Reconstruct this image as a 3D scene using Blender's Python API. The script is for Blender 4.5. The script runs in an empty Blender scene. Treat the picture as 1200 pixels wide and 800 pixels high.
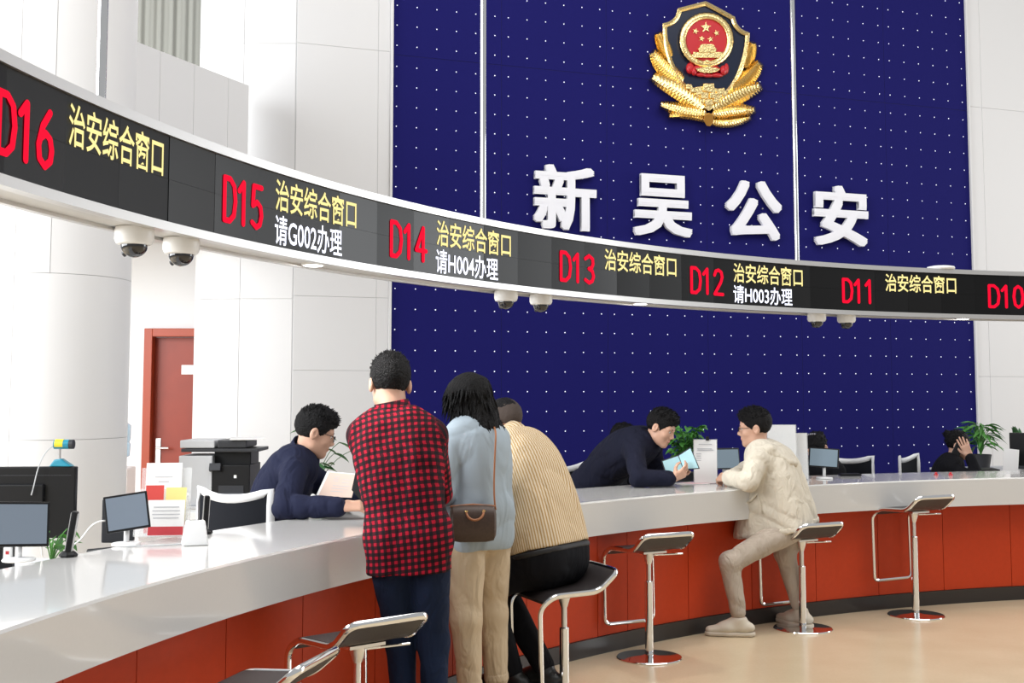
import bpy, bmesh, math, random
import numpy as np
from mathutils import Vector, Matrix

# ------------------------------------------------------------------ camera, world, exposure
scene = bpy.context.scene
COL = scene.collection
F_PX, PITCH, HORIZON, CAM_H = 1400.0, math.radians(4.5), 460.0, 1.53
PP_Y = HORIZON - F_PX * math.tan(PITCH)          # principal point row (the photo is cropped)
cam_data = bpy.data.cameras.new('camera')
cam_data.sensor_width = 36.0
cam_data.lens = F_PX / 1200.0 * 36.0
cam_data.shift_y = -(400.0 - PP_Y) / 1200.0
cam_data.clip_start = 0.05
cam = bpy.data.objects.new('camera', cam_data)
cam.location = (0, 0, CAM_H)
cam.rotation_euler = (math.pi / 2 + PITCH, 0, 0)
COL.objects.link(cam)
scene.camera = cam

world = bpy.data.worlds.new('world')
scene.world = world
world.use_nodes = True
bg = world.node_tree.nodes['Background']
bg.inputs[0].default_value = (0.97, 0.985, 1.0, 1)
bg.inputs[1].default_value = 0.40

def area_lamp(name, loc, target, sx, sy, power, color=(1, 1, 1)):
    d = bpy.data.lights.new(name, 'AREA')
    d.shape = 'RECTANGLE'; d.size = sx; d.size_y = sy; d.energy = power; d.color = color
    o = bpy.data.objects.new(name, d); COL.objects.link(o)
    o.location = loc
    o.rotation_euler = (Vector(target) - Vector(loc)).to_track_quat('-Z', 'Y').to_euler()
    return o
# daylight through the tall glazing on the left of the hall, and the hall's ceiling lighting
area_lamp('window_daylight', (-7.5, 3.0, 4.2), (0.0, 6.0, 1.5), 9.0, 6.0, 1350, (0.95, 0.98, 1.0))
area_lamp('window_daylight_right', (13.0, 11.5, 3.4), (0.0, 6.0, 2.2), 5.0, 5.0, 330, (0.95, 0.98, 1.0))
area_lamp('ceiling_lighting', (3.5, 5.0, 8.3), (3.5, 5.5, 0.0), 9.0, 7.0, 520, (1.0, 0.985, 0.965))

vs = scene.view_settings
vs.view_transform = 'Standard'
try: vs.look = 'None'
except Exception: pass
vs.exposure = 0.25
vs.gamma = 1.0
vs.use_curve_mapping = False

# ------------------------------------------------------------------ pixel helpers (1200 x 800)
CC = (5.52, 2.15)                                # centre of the round counter and of the display ring
def ray(x, y):
    a, b = (x - 600.0) / F_PX, -(y - PP_Y) / F_PX
    c, s = math.cos(PITCH), math.sin(PITCH)
    return Vector((a, c - b * s, s + b * c))
def at_y(x, y, Y):                               # on the vertical plane at depth Y
    d = ray(x, y); t = Y / d.y
    return Vector((d.x * t, Y, CAM_H + d.z * t))
def at_z(x, y, z):                               # on a level surface
    d = ray(x, y); t = (z - CAM_H) / d.z
    return Vector((d.x * t, d.y * t, z))
def at_r(x, y, R):                               # on a cylinder round the counter's centre
    d = ray(x, y); a = d.x ** 2 + d.y ** 2
    b = -2 * (d.x * CC[0] + d.y * CC[1]); c = CC[0] ** 2 + CC[1] ** 2 - R * R
    t = (-b + math.sqrt(b * b - 4 * a * c)) / (2 * a)
    return Vector((d.x * t, d.y * t, CAM_H + d.z * t))
def azim(P): return math.atan2(P.y - CC[1], P.x - CC[0])
def polar(R, t, z=0.0): return Vector((CC[0] + R * math.cos(t), CC[1] + R * math.sin(t), z))
WA = math.radians(19.8)
WU = Vector((math.cos(WA), math.sin(WA), 0)); WN = Vector((WU.y, -WU.x, 0))
_w = at_y(457, 460, 10.5); W0 = Vector((_w.x, _w.y, 0))
def at_w(x, y, off=0.0):                         # on the back wall: (distance along it, height)
    d = ray(x, y); o = W0 + WN * off; t = (o.x * WN.x + o.y * WN.y) / (d.x * WN.x + d.y * WN.y)
    P = Vector((d.x * t, d.y * t, 0))
    return (P - o).dot(WU), CAM_H + d.z * t
def wall_pt(t, z, off=0.0): return W0 + WU * t + WN * off + Vector((0, 0, z))

# ------------------------------------------------------------------ materials
MATS = {}
def mat(name, color, rough=0.5, metal=0.0, spec=0.5, emit=None, estr=0.0, noise=0.0, nscale=40, bump=0.0, bscale=200, coat=0.0, alpha=None, trans=0.0):
    if name in MATS: return MATS[name]
    m = bpy.data.materials.new(name); m.use_nodes = True
    nt = m.node_tree; b = nt.nodes['Principled BSDF']
    b.inputs['Base Color'].default_value = (*color, 1)
    b.inputs['Roughness'].default_value = rough
    b.inputs['Metallic'].default_value = metal
    b.inputs['Specular IOR Level'].default_value = spec
    b.inputs['Coat Weight'].default_value = coat
    b.inputs['Transmission Weight'].default_value = trans
    if emit:
        b.inputs['Emission Color'].default_value = (*emit, 1); b.inputs['Emission Strength'].default_value = estr
    if alpha is not None: b.inputs['Alpha'].default_value = alpha
    tc = None
    if noise or bump:
        tc = nt.nodes.new('ShaderNodeTexCoord')
    if noise:
        n = nt.nodes.new('ShaderNodeTexNoise'); n.inputs['Scale'].default_value = nscale; n.inputs['Detail'].default_value = 4
        nt.links.new(tc.outputs['Object'], n.inputs['Vector'])
        mx = nt.nodes.new('ShaderNodeMix'); mx.data_type = 'RGBA'
        mx.inputs[6].default_value = (*[max(0, c * (1 - noise)) for c in color], 1)
        mx.inputs[7].default_value = (*[min(1, c * (1 + noise)) for c in color], 1)
        nt.links.new(n.outputs['Fac'], mx.inputs[0]); nt.links.new(mx.outputs[2], b.inputs['Base Color'])
    if bump:
        n2 = nt.nodes.new('ShaderNodeTexNoise'); n2.inputs['Scale'].default_value = bscale; n2.inputs['Detail'].default_value = 3
        nt.links.new(tc.outputs['Object'], n2.inputs['Vector'])
        bp = nt.nodes.new('ShaderNodeBump'); bp.inputs['Strength'].default_value = bump; bp.inputs['Distance'].default_value = 0.02
        nt.links.new(n2.outputs['Fac'], bp.inputs['Height']); nt.links.new(bp.outputs[0], b.inputs['Normal'])
    MATS[name] = m
    return m

WHITE_PANEL = mat('white_wall_panel', (0.68, 0.675, 0.68), 0.45, spec=0.35)
JOINT = mat('panel_joint', (0.50, 0.50, 0.51), 0.8)
BLUE = mat('navy_wall_panel', (0.011, 0.0105, 0.108), 0.75, spec=0.06, noise=0.06, nscale=60)
BLUE_J = mat('navy_joint', (0.006, 0.005, 0.05), 0.8)
COUNTER = mat('polished_white_stone', (0.61, 0.60, 0.585), 0.12, spec=0.5, coat=0.3, noise=0.02, nscale=90)
RED = mat('red_wood_laminate', (0.52, 0.048, 0.010), 0.45, spec=0.25, noise=0.08, nscale=30)
DARKKICK = mat('dark_kick_plate', (0.035, 0.030, 0.028), 0.3, metal=0.3)
CHROME = mat('chrome', (0.80, 0.80, 0.80), 0.08, metal=1.0)
STEEL = mat('brushed_steel', (0.74, 0.73, 0.72), 0.28, metal=1.0)
ALU = mat('silver_trim', (0.66, 0.65, 0.64), 0.33, metal=0.85)
SEATM = mat('black_leather', (0.030, 0.024, 0.024), 0.42, bump=0.15, bscale=300)
BLACKP = mat('black_plastic', (0.006, 0.006, 0.007), 0.4, spec=0.3)
DARKG = mat('dark_grey_plastic', (0.030, 0.031, 0.036), 0.4, spec=0.4)
WHITEP = mat('white_plastic', (0.80, 0.80, 0.80), 0.35)
GREYP = mat('light_grey_plastic', (0.52, 0.53, 0.55), 0.45)
GOLD = mat('polished_gold', (0.95, 0.73, 0.34), 0.2, metal=1.0, bump=0.25, bscale=60)
EMB_RED = mat('emblem_red', (0.50, 0.012, 0.020), 0.35)
EMB_NAVY = mat('emblem_navy', (0.006, 0.012, 0.035), 0.22)
LETTER = mat('white_letter', (0.83, 0.83, 0.88), 0.4)
PAPER = mat('white_paper', (0.80, 0.79, 0.78), 0.7)
PINKP = mat('pale_pink_paper', (0.60, 0.45, 0.38), 0.7)
SCREEN = mat('grey_screen', (0.10, 0.12, 0.15), 0.15, emit=(0.22, 0.27, 0.33), estr=0.35)
SCREENB = mat('blue_grey_screen', (0.10, 0.13, 0.16), 0.15, emit=(0.22, 0.29, 0.34), estr=0.45)
LEDBODY = [mat('led_module_%s' % n, (v, v, v * 1.12), r, spec=s) for n, v, r, s in
           (('matt', 0.004, 0.33, 0.20), ('satin', 0.005, 0.27, 0.26), ('dull', 0.004, 0.38, 0.22), ('grey', 0.005, 0.30, 0.30))]
LED_R = mat('led_red', (0.03, 0, 0.002), 0.8, spec=0.1, emit=(1.0, 0.001, 0.030), estr=0.95)
LED_Y = mat('led_yellow', (0.03, 0.03, 0.01), 0.8, spec=0.1, emit=(1.0, 0.83, 0.34), estr=1.0)
LED_W = mat('led_white', (0.4, 0.4, 0.5), 0.6, emit=(0.82, 0.86, 1.0), estr=1.2)
LAMP = mat('lamp_lens', (1, 1, 1), 0.4, emit=(1.0, 0.98, 0.95), estr=6.0)
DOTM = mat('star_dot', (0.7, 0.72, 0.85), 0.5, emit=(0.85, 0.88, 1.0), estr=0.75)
CLEAR = mat('clear_acrylic', (0.95, 0.97, 0.98), 0.03, alpha=0.22)
DOME = mat('smoked_dome', (0.012, 0.012, 0.015), 0.06, coat=0.6)
LEAF = mat('green_leaf', (0.055, 0.20, 0.030), 0.45, noise=0.4, nscale=14)
LEAFD = mat('dark_green_leaf', (0.020, 0.10, 0.022), 0.4, noise=0.4, nscale=14)

def floor_material():
    m = bpy.data.materials.new('beige_resin_floor'); m.use_nodes = True
    nt = m.node_tree; b = nt.nodes['Principled BSDF']
    tc = nt.nodes.new('ShaderNodeTexCoord')
    n = nt.nodes.new('ShaderNodeTexNoise'); n.inputs['Scale'].default_value = 2.2; n.inputs['Detail'].default_value = 6
    n2 = nt.nodes.new('ShaderNodeTexNoise'); n2.inputs['Scale'].default_value = 60; n2.inputs['Detail'].default_value = 2
    nt.links.new(tc.outputs['Object'], n.inputs['Vector']); nt.links.new(tc.outputs['Object'], n2.inputs['Vector'])
    ad = nt.nodes.new('ShaderNodeMath'); ad.operation = 'MULTIPLY_ADD'; ad.inputs[1].default_value = 0.35
    nt.links.new(n2.outputs['Fac'], ad.inputs[0]); nt.links.new(n.outputs['Fac'], ad.inputs[2])
    cr = nt.nodes.new('ShaderNodeValToRGB')
    cr.color_ramp.elements[0].position = 0.35; cr.color_ramp.elements[0].color = (0.57, 0.455, 0.295, 1)
    cr.color_ramp.elements[1].position = 0.95; cr.color_ramp.elements[1].color = (0.66, 0.54, 0.37, 1)
    nt.links.new(ad.outputs[0], cr.inputs[0]); nt.links.new(cr.outputs[0], b.inputs['Base Color'])
    b.inputs['Roughness'].default_value = 0.22
    return m
FLOORM = floor_material()

# ------------------------------------------------------------------ mesh helpers
class MB:
    def __init__(self): self.v = []; self.f = []
    def add(self, v, f):
        o = len(self.v); self.v += [tuple(p) for p in v]; self.f += [tuple(i + o for i in q) for q in f]; return self
    def box(self, c, s, rot=None):
        hx, hy, hz = s[0] / 2, s[1] / 2, s[2] / 2
        P = [Vector((x, y, z)) for z in (-hz, hz) for y in (-hy, hy) for x in (-hx, hx)]
        if rot: P = [rot @ p for p in P]
        P = [p + Vector(c) for p in P]
        return self.add(P, [(0, 2, 3, 1), (4, 5, 7, 6), (0, 1, 5, 4), (2, 6, 7, 3), (0, 4, 6, 2), (1, 3, 7, 5)])
    def sweep(self, path, r, n=8, closed=False, cap=True, rb=None):
        V, Fc = sweep_mesh(path, r, n, closed, cap, rb); return self.add(V, Fc)
    def lathe(self, prof, n=24, c=(0, 0, 0)):
        V = []; Fc = []
        for k, (r, z) in enumerate(prof):
            for i in range(n):
                a = 2 * math.pi * i / n; V.append((c[0] + r * math.cos(a), c[1] + r * math.sin(a), c[2] + z))
        for k in range(len(prof) - 1):
            for i in range(n):
                j = (i + 1) % n; Fc.append((k * n + i, k * n + j, (k + 1) * n + j, (k + 1) * n + i))
        Fc.append(tuple(range(n - 1, -1, -1))); Fc.append(tuple((len(prof) - 1) * n + i for i in range(n)))
        return self.add(V, Fc)
    def arc(self, R0, R1, z0, z1, t0, t1, n):
        V = []; Fc = []
        for i in range(n + 1):
            t = t0 + (t1 - t0) * i / n
            for R, z in ((R0, z0), (R1, z0), (R1, z1), (R0, z1)): V.append(polar(R, t, z))
        for i in range(n):
            for k in range(4):
                a, b = i * 4 + k, i * 4 + (k + 1) % 4; Fc.append((a, b, b + 4, a + 4))
        Fc.append((3, 2, 1, 0)); o = n * 4; Fc.append((o, o + 1, o + 2, o + 3))
        return self.add(V, Fc)
    def build(self, name, material, parent=None, smooth=False, bevel=0.0, segs=2, auto=None):
        me = bpy.data.meshes.new(name); me.from_pydata(self.v, [], self.f)
        bm = bmesh.new(); bm.from_mesh(me)
        bmesh.ops.recalc_face_normals(bm, faces=bm.faces)
        if bevel: bmesh.ops.bevel(bm, geom=bm.edges[:], offset=bevel, segments=segs, profile=0.6, affect='EDGES', clamp_overlap=True)
        bm.to_mesh(me); bm.free()
        if smooth: me.polygons.foreach_set('use_smooth', [True] * len(me.polygons))
        me.materials.append(material)
        if auto: me.set_sharp_from_angle(angle=auto)
        return link(name, me, parent)

def sweep_mesh(path, r, n=8, closed=False, cap=True, rb=None):
    P = [Vector(p) for p in path]; N = len(P); V = []; Fc = []
    rr = r if isinstance(r, (list, tuple)) else [r] * N
    T = []
    for i in range(N):
        a = P[(i - 1) % N] if (closed or i > 0) else P[i]
        b = P[(i + 1) % N] if (closed or i < N - 1) else P[i]
        d = b - a; T.append(d.normalized() if d.length > 1e-9 else Vector((0, 0, 1)))
    up = Vector((0, 0, 1)) if abs(T[0].z) < 0.9 else Vector((1, 0, 0))
    nrm = (up - T[0] * up.dot(T[0])).normalized()
    for i in range(N):
        nrm = nrm - T[i] * nrm.dot(T[i])
        nrm = nrm.normalized() if nrm.length > 1e-6 else T[i].orthogonal().normalized()
        bn = T[i].cross(nrm)
        for k in range(n):
            a = 2 * math.pi * (k + 0.5) / n
            V.append(P[i] + nrm * (math.cos(a) * rr[i]) + bn * (math.sin(a) * (rr[i] if rb is None else rb)))
    for i in range(N if closed else N - 1):
        j = (i + 1) % N
        for k in range(n):
            l = (k + 1) % n; Fc.append((i * n + k, i * n + l, j * n + l, j * n + k))
    if cap and not closed:
        Fc.append(tuple(range(n - 1, -1, -1))); Fc.append(tuple((N - 1) * n + k for k in range(n)))
    return V, Fc

def link(name, data, parent=None):
    o = bpy.data.objects.new(name, data); COL.objects.link(o)
    if parent is not None: o.parent = parent
    return o
def tag(o, label=None, cat=None, group=None, kind=None):
    if label: o['label'] = label
    if cat: o['category'] = cat
    if group: o['group'] = group
    if kind: o['kind'] = kind
    return o
def thing(name, label, cat, loc=(0, 0, 0), rotz=0.0, group=None):
    o = link(name, None); o.location = loc; o.rotation_euler = (0, 0, rotz); o.empty_display_size = 0.1
    return tag(o, label, cat, group)
def share(o, name=None, parent=None, loc=None):
    c = o.copy(); COL.objects.link(c)
    if name: c.name = name
    c.parent = parent
    if loc is not None: c.location = loc
    return c
def copy_tree(o, parent=None):
    c = o.copy(); COL.objects.link(c); c.parent = parent
    for ch in [x for x in COL.objects if x.parent == o]: copy_tree(ch, c)
    return c
def struct(o): o['kind'] = 'structure'; return o
def rotmat(z=0, x=0, y=0): return Matrix.Rotation(z, 3, 'Z') @ Matrix.Rotation(x, 3, 'X') @ Matrix.Rotation(y, 3, 'Y')
def bez(pts, n=16):
    out = []
    for i in range(n + 1):
        t = i / n; Q = [Vector(p) for p in pts]
        while len(Q) > 1: Q = [Q[k].lerp(Q[k + 1], t) for k in range(len(Q) - 1)]
        out.append(Q[0])
    return out
def poly_prism(mb, pts, fn, z0, z1):
    """outline pts (2-D) lifted by fn(u, v, depth)"""
    n = len(pts); V = [fn(a, b, z0) for a, b in pts] + [fn(a, b, z1) for a, b in pts]
    return mb.add(V, [tuple(range(n - 1, -1, -1)), tuple(range(n, 2 * n))] + [(i, (i + 1) % n, n + (i + 1) % n, n + i) for i in range(n)])

def text_mesh(body, size, bold=0.0, extrude=0.0, xscale=1.0, spacing=1.0, res=3, bevel=0.0):
    cu = bpy.data.curves.new('txt', 'FONT'); cu.body = body; cu.size = size; cu.offset = bold; cu.extrude = extrude
    cu.space_character = spacing; cu.resolution_u = res; cu.bevel_depth = bevel
    ob = bpy.data.objects.new('txt', cu); COL.objects.link(ob)
    dg = bpy.context.evaluated_depsgraph_get(); dg.update()
    me = bpy.data.meshes.new_from_object(ob.evaluated_get(dg))
    bpy.data.objects.remove(ob); bpy.data.curves.remove(cu)
    co = np.empty(len(me.vertices) * 3, 'f'); me.vertices.foreach_get('co', co); co = co.reshape(-1, 3)
    return me, co
# ------------------------------------------------------------------ floor
def rect(mb, u0, u1, z0, z1, fn, d0, d1):
    V = [fn(u, z, d) for d in (d0, d1) for z in (z0, z1) for u in (u0, u1)]
    return mb.add(V, [(0, 1, 3, 2), (4, 6, 7, 5), (0, 4, 5, 1), (2, 3, 7, 6), (0, 2, 6, 4), (1, 5, 7, 3)])
fl = MB().box((2.5, 5.0, -0.05), (26, 24, 0.1)).build('floor', FLOORM); struct(fl)

TOPZ = 8.4
# ------------------------------------------------------------------ back wall: white panels either side of the navy panels
wall_back = MB(); rect(wall_back, -0.856, 10.5, 0, TOPZ, wall_pt, -0.25, -0.004)
wall_back = struct(wall_back.build('wall_back', JOINT))
def wall_panel(u0, u1, z0, z1, material, gap=0.0016, d=0.0, name='panel', fn=wall_pt, parent=None, back=-0.021):
    m = MB(); rect(m, u0 + gap, u1 - gap, z0 + gap, z1 - gap, fn, back, d)
    return m.build(name, material, parent or wall_back, bevel=0.002, segs=1)
zj = [0.0, 1.72, 2.36, at_w(400, 55)[1], 6.6, TOPZ]
for a, b in zip(zj[:-1], zj[1:]):
    for u0, u1 in ((-0.856, -0.13), (-0.13, -0.02)):
        wall_panel(u0, u1, a, b, WHITE_PANEL)
NB = 6.335
zr = [0.0, 1.70, at_w(1170, 128)[1], 7.0, TOPZ]
for a, b in zip(zr[:-1], zr[1:]):
    for u0, u1 in ((NB + 0.02, NB + 0.20), (NB + 0.20, 8.3), (8.3, 10.5)):
        wall_panel(u0, u1, a, b, WHITE_PANEL)
# thin pale frame strips at the sides of the navy field
for u0 in (-0.02, NB):
    m = MB(); rect(m, u0, u0 + 0.02, 0, TOPZ, wall_pt, -0.021, 0.03); m.build('edge_strip', WHITE_PANEL, wall_back)
bkm = MB(); rect(bkm, 0.0, NB, 0, TOPZ, wall_pt, -0.0215, 0.002); bkm.build('navy_backing', BLUE_J, wall_back)
# navy panels, six dots wide each
PITCHU = 1.061; U_FIRST = 0.037 - 0.066
zseam = at_w(480, 66)[1]
cols = [max(0.0, U_FIRST + PITCHU * k) for k in range(7)] + [NB]
cols[0] = 0.0
cols = [c for c in cols if c < NB] + [NB]
for u0, u1 in zip(cols[:-1], cols[1:]):
    for z0, z1 in ((0, zseam), (zseam, TOPZ)):
        wall_panel(u0, u1, z0, z1, BLUE, gap=0.0012, d=0.005, name='navy_panel', back=-0.011)
# star dots (hundreds, two pixels each): one joined part
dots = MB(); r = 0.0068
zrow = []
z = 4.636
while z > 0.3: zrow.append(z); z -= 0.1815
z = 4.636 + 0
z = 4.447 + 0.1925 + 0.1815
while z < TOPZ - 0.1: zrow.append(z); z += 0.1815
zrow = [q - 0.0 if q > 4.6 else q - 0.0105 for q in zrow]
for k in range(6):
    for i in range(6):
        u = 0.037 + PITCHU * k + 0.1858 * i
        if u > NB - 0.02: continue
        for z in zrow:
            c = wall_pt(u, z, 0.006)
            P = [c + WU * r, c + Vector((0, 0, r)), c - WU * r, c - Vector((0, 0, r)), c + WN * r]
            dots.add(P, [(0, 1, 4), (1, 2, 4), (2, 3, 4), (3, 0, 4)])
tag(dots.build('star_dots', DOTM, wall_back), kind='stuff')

# ------------------------------------------------------------------ left part of the hall: pier, door recess, parapet, curtain, round column
corner = wall_pt(-0.856, 0)
YP = corner.y
XP0 = at_y(222, 400, YP).x; XP1 = corner.x
def pier_fn(x, z, d): return Vector((x, YP - d, z))
xs_seam = at_y(280, 400, YP).x
pier = MB(); rect(pier, xs_seam, XP1, 0, TOPZ, pier_fn, -0.6, -0.004); rect(pier, XP0, xs_seam, 0, TOPZ, pier_fn, -0.6, -0.165)
pier = struct(pier.build('wall_left', JOINT))
zp = [0.0, at_y(260, 350, YP).z, at_y(300, 51, YP).z, 6.6, TOPZ]
xs_seam = at_y(280, 400, YP).x
for a, b in zip(zp[:-1], zp[1:]):
    g = 0.0015
    m = MB(); rect(m, xs_seam + g, XP1 - 0.008, a + g, b - g, pier_fn, -0.021, 0)
    m.build('panel', WHITE_PANEL, pier, bevel=0.002, segs=1)
    # rounded left flank of the pier
    R = xs_seam - XP0; m = MB(); V = []; Fc = []; n = 14
    for i in range(n + 1):
        t = math.pi / 2 * i / n
        for q in (a + g, b - g): V.append((xs_seam - g - R * math.sin(t), YP + 0.16 * (1 - math.cos(t)), q))
    V += [(xs_seam - g, YP + 0.16, a + g), (xs_seam - g, YP + 0.16, b - g)]
    for i in range(n): Fc.append((2 * i, 2 * i + 1, 2 * i + 3, 2 * i + 2))
    e = 2 * (n + 1); Fc += [(0, e, e + 1, 1), (2 * n, 2 * n + 1, e + 1, e)]
    Fc += [tuple([2 * i for i in range(n + 1)] + [e]), tuple([2 * i + 1 for i in range(n + 1)] + [e + 1])]
    o = m.add(V, Fc).build('curved_panel', WHITE_PANEL, pier, smooth=True, auto=0.5)
# recessed wall with the door
YD = 10.95
XD1 = XP0 + 0.45
DX0 = at_y(170, 460, YD).x; DZ = at_y(190, 385, YD).z; DW = 0.98
dw = MB()
def door_fn(x, z, d): return Vector((x, YD - d, z))
rect(dw, -7.0, DX0, 0, 3.2, door_fn, -0.2, 0); rect(dw, DX0, DX0 + DW, DZ, 3.2, door_fn, -0.2, 0); rect(dw, DX0 + DW, XD1 + 0.6, 0, 3.2, door_fn, -0.2, 0)
struct(dw.build('wall_recess', WHITE_PANEL))
DOORM = mat('red_door_veneer', (0.25, 0.030, 0.011), 0.42, noise=0.12, nscale=9)
DOORF = mat('red_door_frame', (0.34, 0.048, 0.014), 0.4, noise=0.08, nscale=9)
door = link('door_1', None); door['kind'] = 'structure'; door['label'] = 'red wooden door with lever handle behind the column'; door.location = (DX0, YD, 0)
fw = 0.075
fr = MB(); fr.box((fw / 2, 0.0, DZ / 2), (fw, 0.14, DZ)).box((DW - fw / 2, 0.0, DZ / 2), (fw, 0.14, DZ)).box((DW / 2, 0.0, DZ - fw / 2), (DW - 2 * fw, 0.14, fw))
fr.build('door_frame', DOORF, door, bevel=0.004, segs=1)
leafo = MB().box((DW / 2, 0.05, (DZ - fw) / 2), (DW - 2 * fw, 0.045, DZ - fw - 0.008)).build('door_leaf', DOORM, door, bevel=0.003, segs=1)
h = MB().box((fw + 0.05, 0.022, 1.0), (0.045, 0.012, 0.23)); h.sweep([(fw + 0.05, 0.02, 1.03), (fw + 0.05, -0.03, 1.03), (fw + 0.16, -0.035, 1.03)], 0.011, 8)
h.build('door_handle', STEEL, leafo, smooth=True, auto=0.6)
MB().box((at_y(219, 433, YD).x - DX0 - 0.0, 0.024, at_y(219, 433, YD).z), (0.11, 0.008, 0.085)).build('door_sign', WHITEP, leafo)

# parapet of the upper gallery in front of the curtain
pa, pb = at_y(292, 100, 9.9), at_y(162, 48, 9.9 * 360 / 412.0)
pd = (pa - pb); pd.z = 0; plen = pd.length; pd.normalize(); pn = Vector((pd.y, -pd.x, 0))
PZ = pa.z
def par_fn(u, z, d): return Vector((pb.x, pb.y, 0)) + pd * u + pn * d + Vector((0, 0, z))
par = MB(); rect(par, -2.6, plen - 0.02, 2.95, PZ - 0.01, par_fn, -0.22, -0.004); par = struct(par.build('wall_parapet', JOINT))
us = []
for x, y in ((187, 120), (227, 130), (267, 140)):
    d = ray(x, y); o = Vector((pb.x, pb.y, 0)); t = (o.dot(pn)) / (d.x * pn.x + d.y * pn.y); us.append((Vector((d.x * t, d.y * t, 0)) - o).dot(pd))
ue = [-2.6, -1.9, -1.2, -0.45] + us + [plen]
for a, b in zip(ue[:-1], ue[1:]): wall_panel(a, b, 2.95, PZ, WHITE_PANEL, gap=0.0018, fn=par_fn, parent=par)
gal = MB(); rect(gal, -7.0, XP0 + 0.3, 2.9, 3.05, door_fn, -0.2, 1.3); struct(gal.build('ceiling_recess', WHITE_PANEL))
# curtain hanging behind the parapet
CURT = mat('grey_beige_curtain', (0.25, 0.25, 0.225), 0.8)
V = []; Fc = []; n = 130
xa, xb = at_y(120, 40, 10.8).x, at_y(262, 40, 10.8).x
for i in range(n + 1):
    x = xa + (xb - xa) * i / n; w = 0.010 * math.sin(i * 0.55) + 0.006 * math.sin(i * 0.93 + 1)
    V += [(x, 10.72 + w, 3.07), (x, 10.72 + w * 0.7, 7.3), (x, 10.73 + w, 3.07), (x, 10.73 + w * .7, 7.3)]
for i in range(n):
    a = 4 * i; Fc += [(a, a + 1, a + 5, a + 4), (a + 2, a + 6, a + 7, a + 3)]
m = MB().add(V, Fc).build('curtain', CURT, smooth=True)
tag(m, 'grey beige curtain hanging in folds above the white gallery parapet', 'curtain')
ub = MB(); rect(ub, -7.0, XP0 + 0.4, 3.05, TOPZ, door_fn, -0.25, -0.02); struct(ub.build('wall_gallery', WHITE_PANEL))

# round column clad in curved white panels
YC = 7.6; RC = 0.5; XC = at_y(148, 420, YC).x - RC - 0.005
colm = struct(MB().lathe([(RC - 0.004, 0), (RC - 0.004, TOPZ)], 40, (XC, YC, 0)).build('trim_1', JOINT, smooth=True, auto=0.6))
colm['label'] = 'round white panelled column'
def ang_of(px, py):
    P = at_y(px, py, YC - RC * 0.8); return math.atan2(P.y - YC, P.x - XC)
zc = [0.0, at_y(60, 516, YC - RC).z, at_y(60, 319, YC - RC).z, 6.2, TOPZ]
seams = [(-1.5,), (math.atan2(-0.88, -0.47),), (math.atan2(-0.91, -0.40), math.atan2(-0.99, 0.03)), (-1.9,)]
def col_x(px):   # azimuth on the column facing the camera for an image column
    X = (px - 600) / F_PX; best = None
    for k in range(400):
        a = -math.pi + math.pi * k / 400; x = XC + RC * math.cos(a); y = YC + RC * math.sin(a)
        e = abs(x / y - X)
        if a < -0.3 and (best is None or e < best[0]): best = (e, a)
    return best[1]
seams = [(col_x(14),), (col_x(14),), (col_x(14), col_x(56)), (col_x(30),)]
for (a, b), ss in zip(zip(zc[:-1], zc[1:]), seams):
    st = sorted(ss); st = st + [st[0] + math.pi] if len(st) == 1 else st + [st[0] + math.pi * 1.3]
    st = st + [st[0] + 2 * math.pi]
    for t0, t1 in zip(st[:-1], st[1:]):
        n = max(6, int((t1 - t0) * 14)); V = []; Fc = []; g = 0.0016
        for i in range(n + 1):
            t = t0 + g / RC + (t1 - t0 - 2 * g / RC) * i / n
            for R_, z_ in ((RC - 0.02, a + g), (RC, a + g), (RC, b - g), (RC - 0.02, b - g)): V.append((XC + R_ * math.cos(t), YC + R_ * math.sin(t), z_))
        for i in range(n):
            for k in range(4):
                p, q = i * 4 + k, i * 4 + (k + 1) % 4; Fc.append((p, q, q + 4, p + 4))
        Fc += [(3, 2, 1, 0), (n * 4, n * 4 + 1, n * 4 + 2, n * 4 + 3)]
        MB().add(V, Fc).build('curved_panel', WHITE_PANEL, colm, smooth=True, auto=0.6)
# ------------------------------------------------------------------ round service counter
RF, RB = 6.93, 7.63          # front and back edge of the worktop
T0, T1 = math.radians(187), math.radians(88)
counter = thing('service_counter', 'long curved white stone service counter with red front panels', 'counter', (CC[0] + 6.93 * math.cos(2.3), CC[1] + 6.93 * math.sin(2.3), 0))
def under(o, root):            # built in world space, kept there under a moved root
    o.matrix_parent_inverse = Matrix.Translation(root.location).inverted(); return o
NA = 160
prof = [(RF, 0.715), (RF, 0.902), (RF + 0.008, 0.910), (RB - 0.006, 0.910), (RB, 0.904), (RB, 0.866), (RF + 0.06, 0.866), (RF + 0.06, 0.715)]
V = []; Fc = []; k = len(prof)
for i in range(NA + 1):
    t = T0 + (T1 - T0) * i / NA
    V += [polar(R, t, z) for R, z in prof]
for i in range(NA):
    for j in range(k):
        a, b = i * k + j, i * k + (j + 1) % k; Fc.append((a, b, b + k, a + k))
Fc += [tuple(range(k)), tuple(NA * k + j for j in range(k))]
under(MB().add(V, Fc).build('worktop', COUNTER, counter, smooth=True, auto=0.4), counter)
RP = 7.09
edges = []
for x, y in ((74, 790), (160, 785), (265, 745), (355, 710), (440, 685), (700, 640), (735, 640), (806, 630), (880, 620), (955, 612), (1028, 610), (1104, 600), (1183, 596)):
    edges.append(azim(at_r(x, y, RP)))
step = (edges[-4] - edges[-2]) / 2
edges = sorted(edges, reverse=True)
first = edges[0]; pre = [first + step * i for i in range(4, 0, -1)]
last = edges[-1]; post = [last - step * i for i in range(1, 6)]
edges = pre + edges + post
e2 = [edges[0]]
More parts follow.
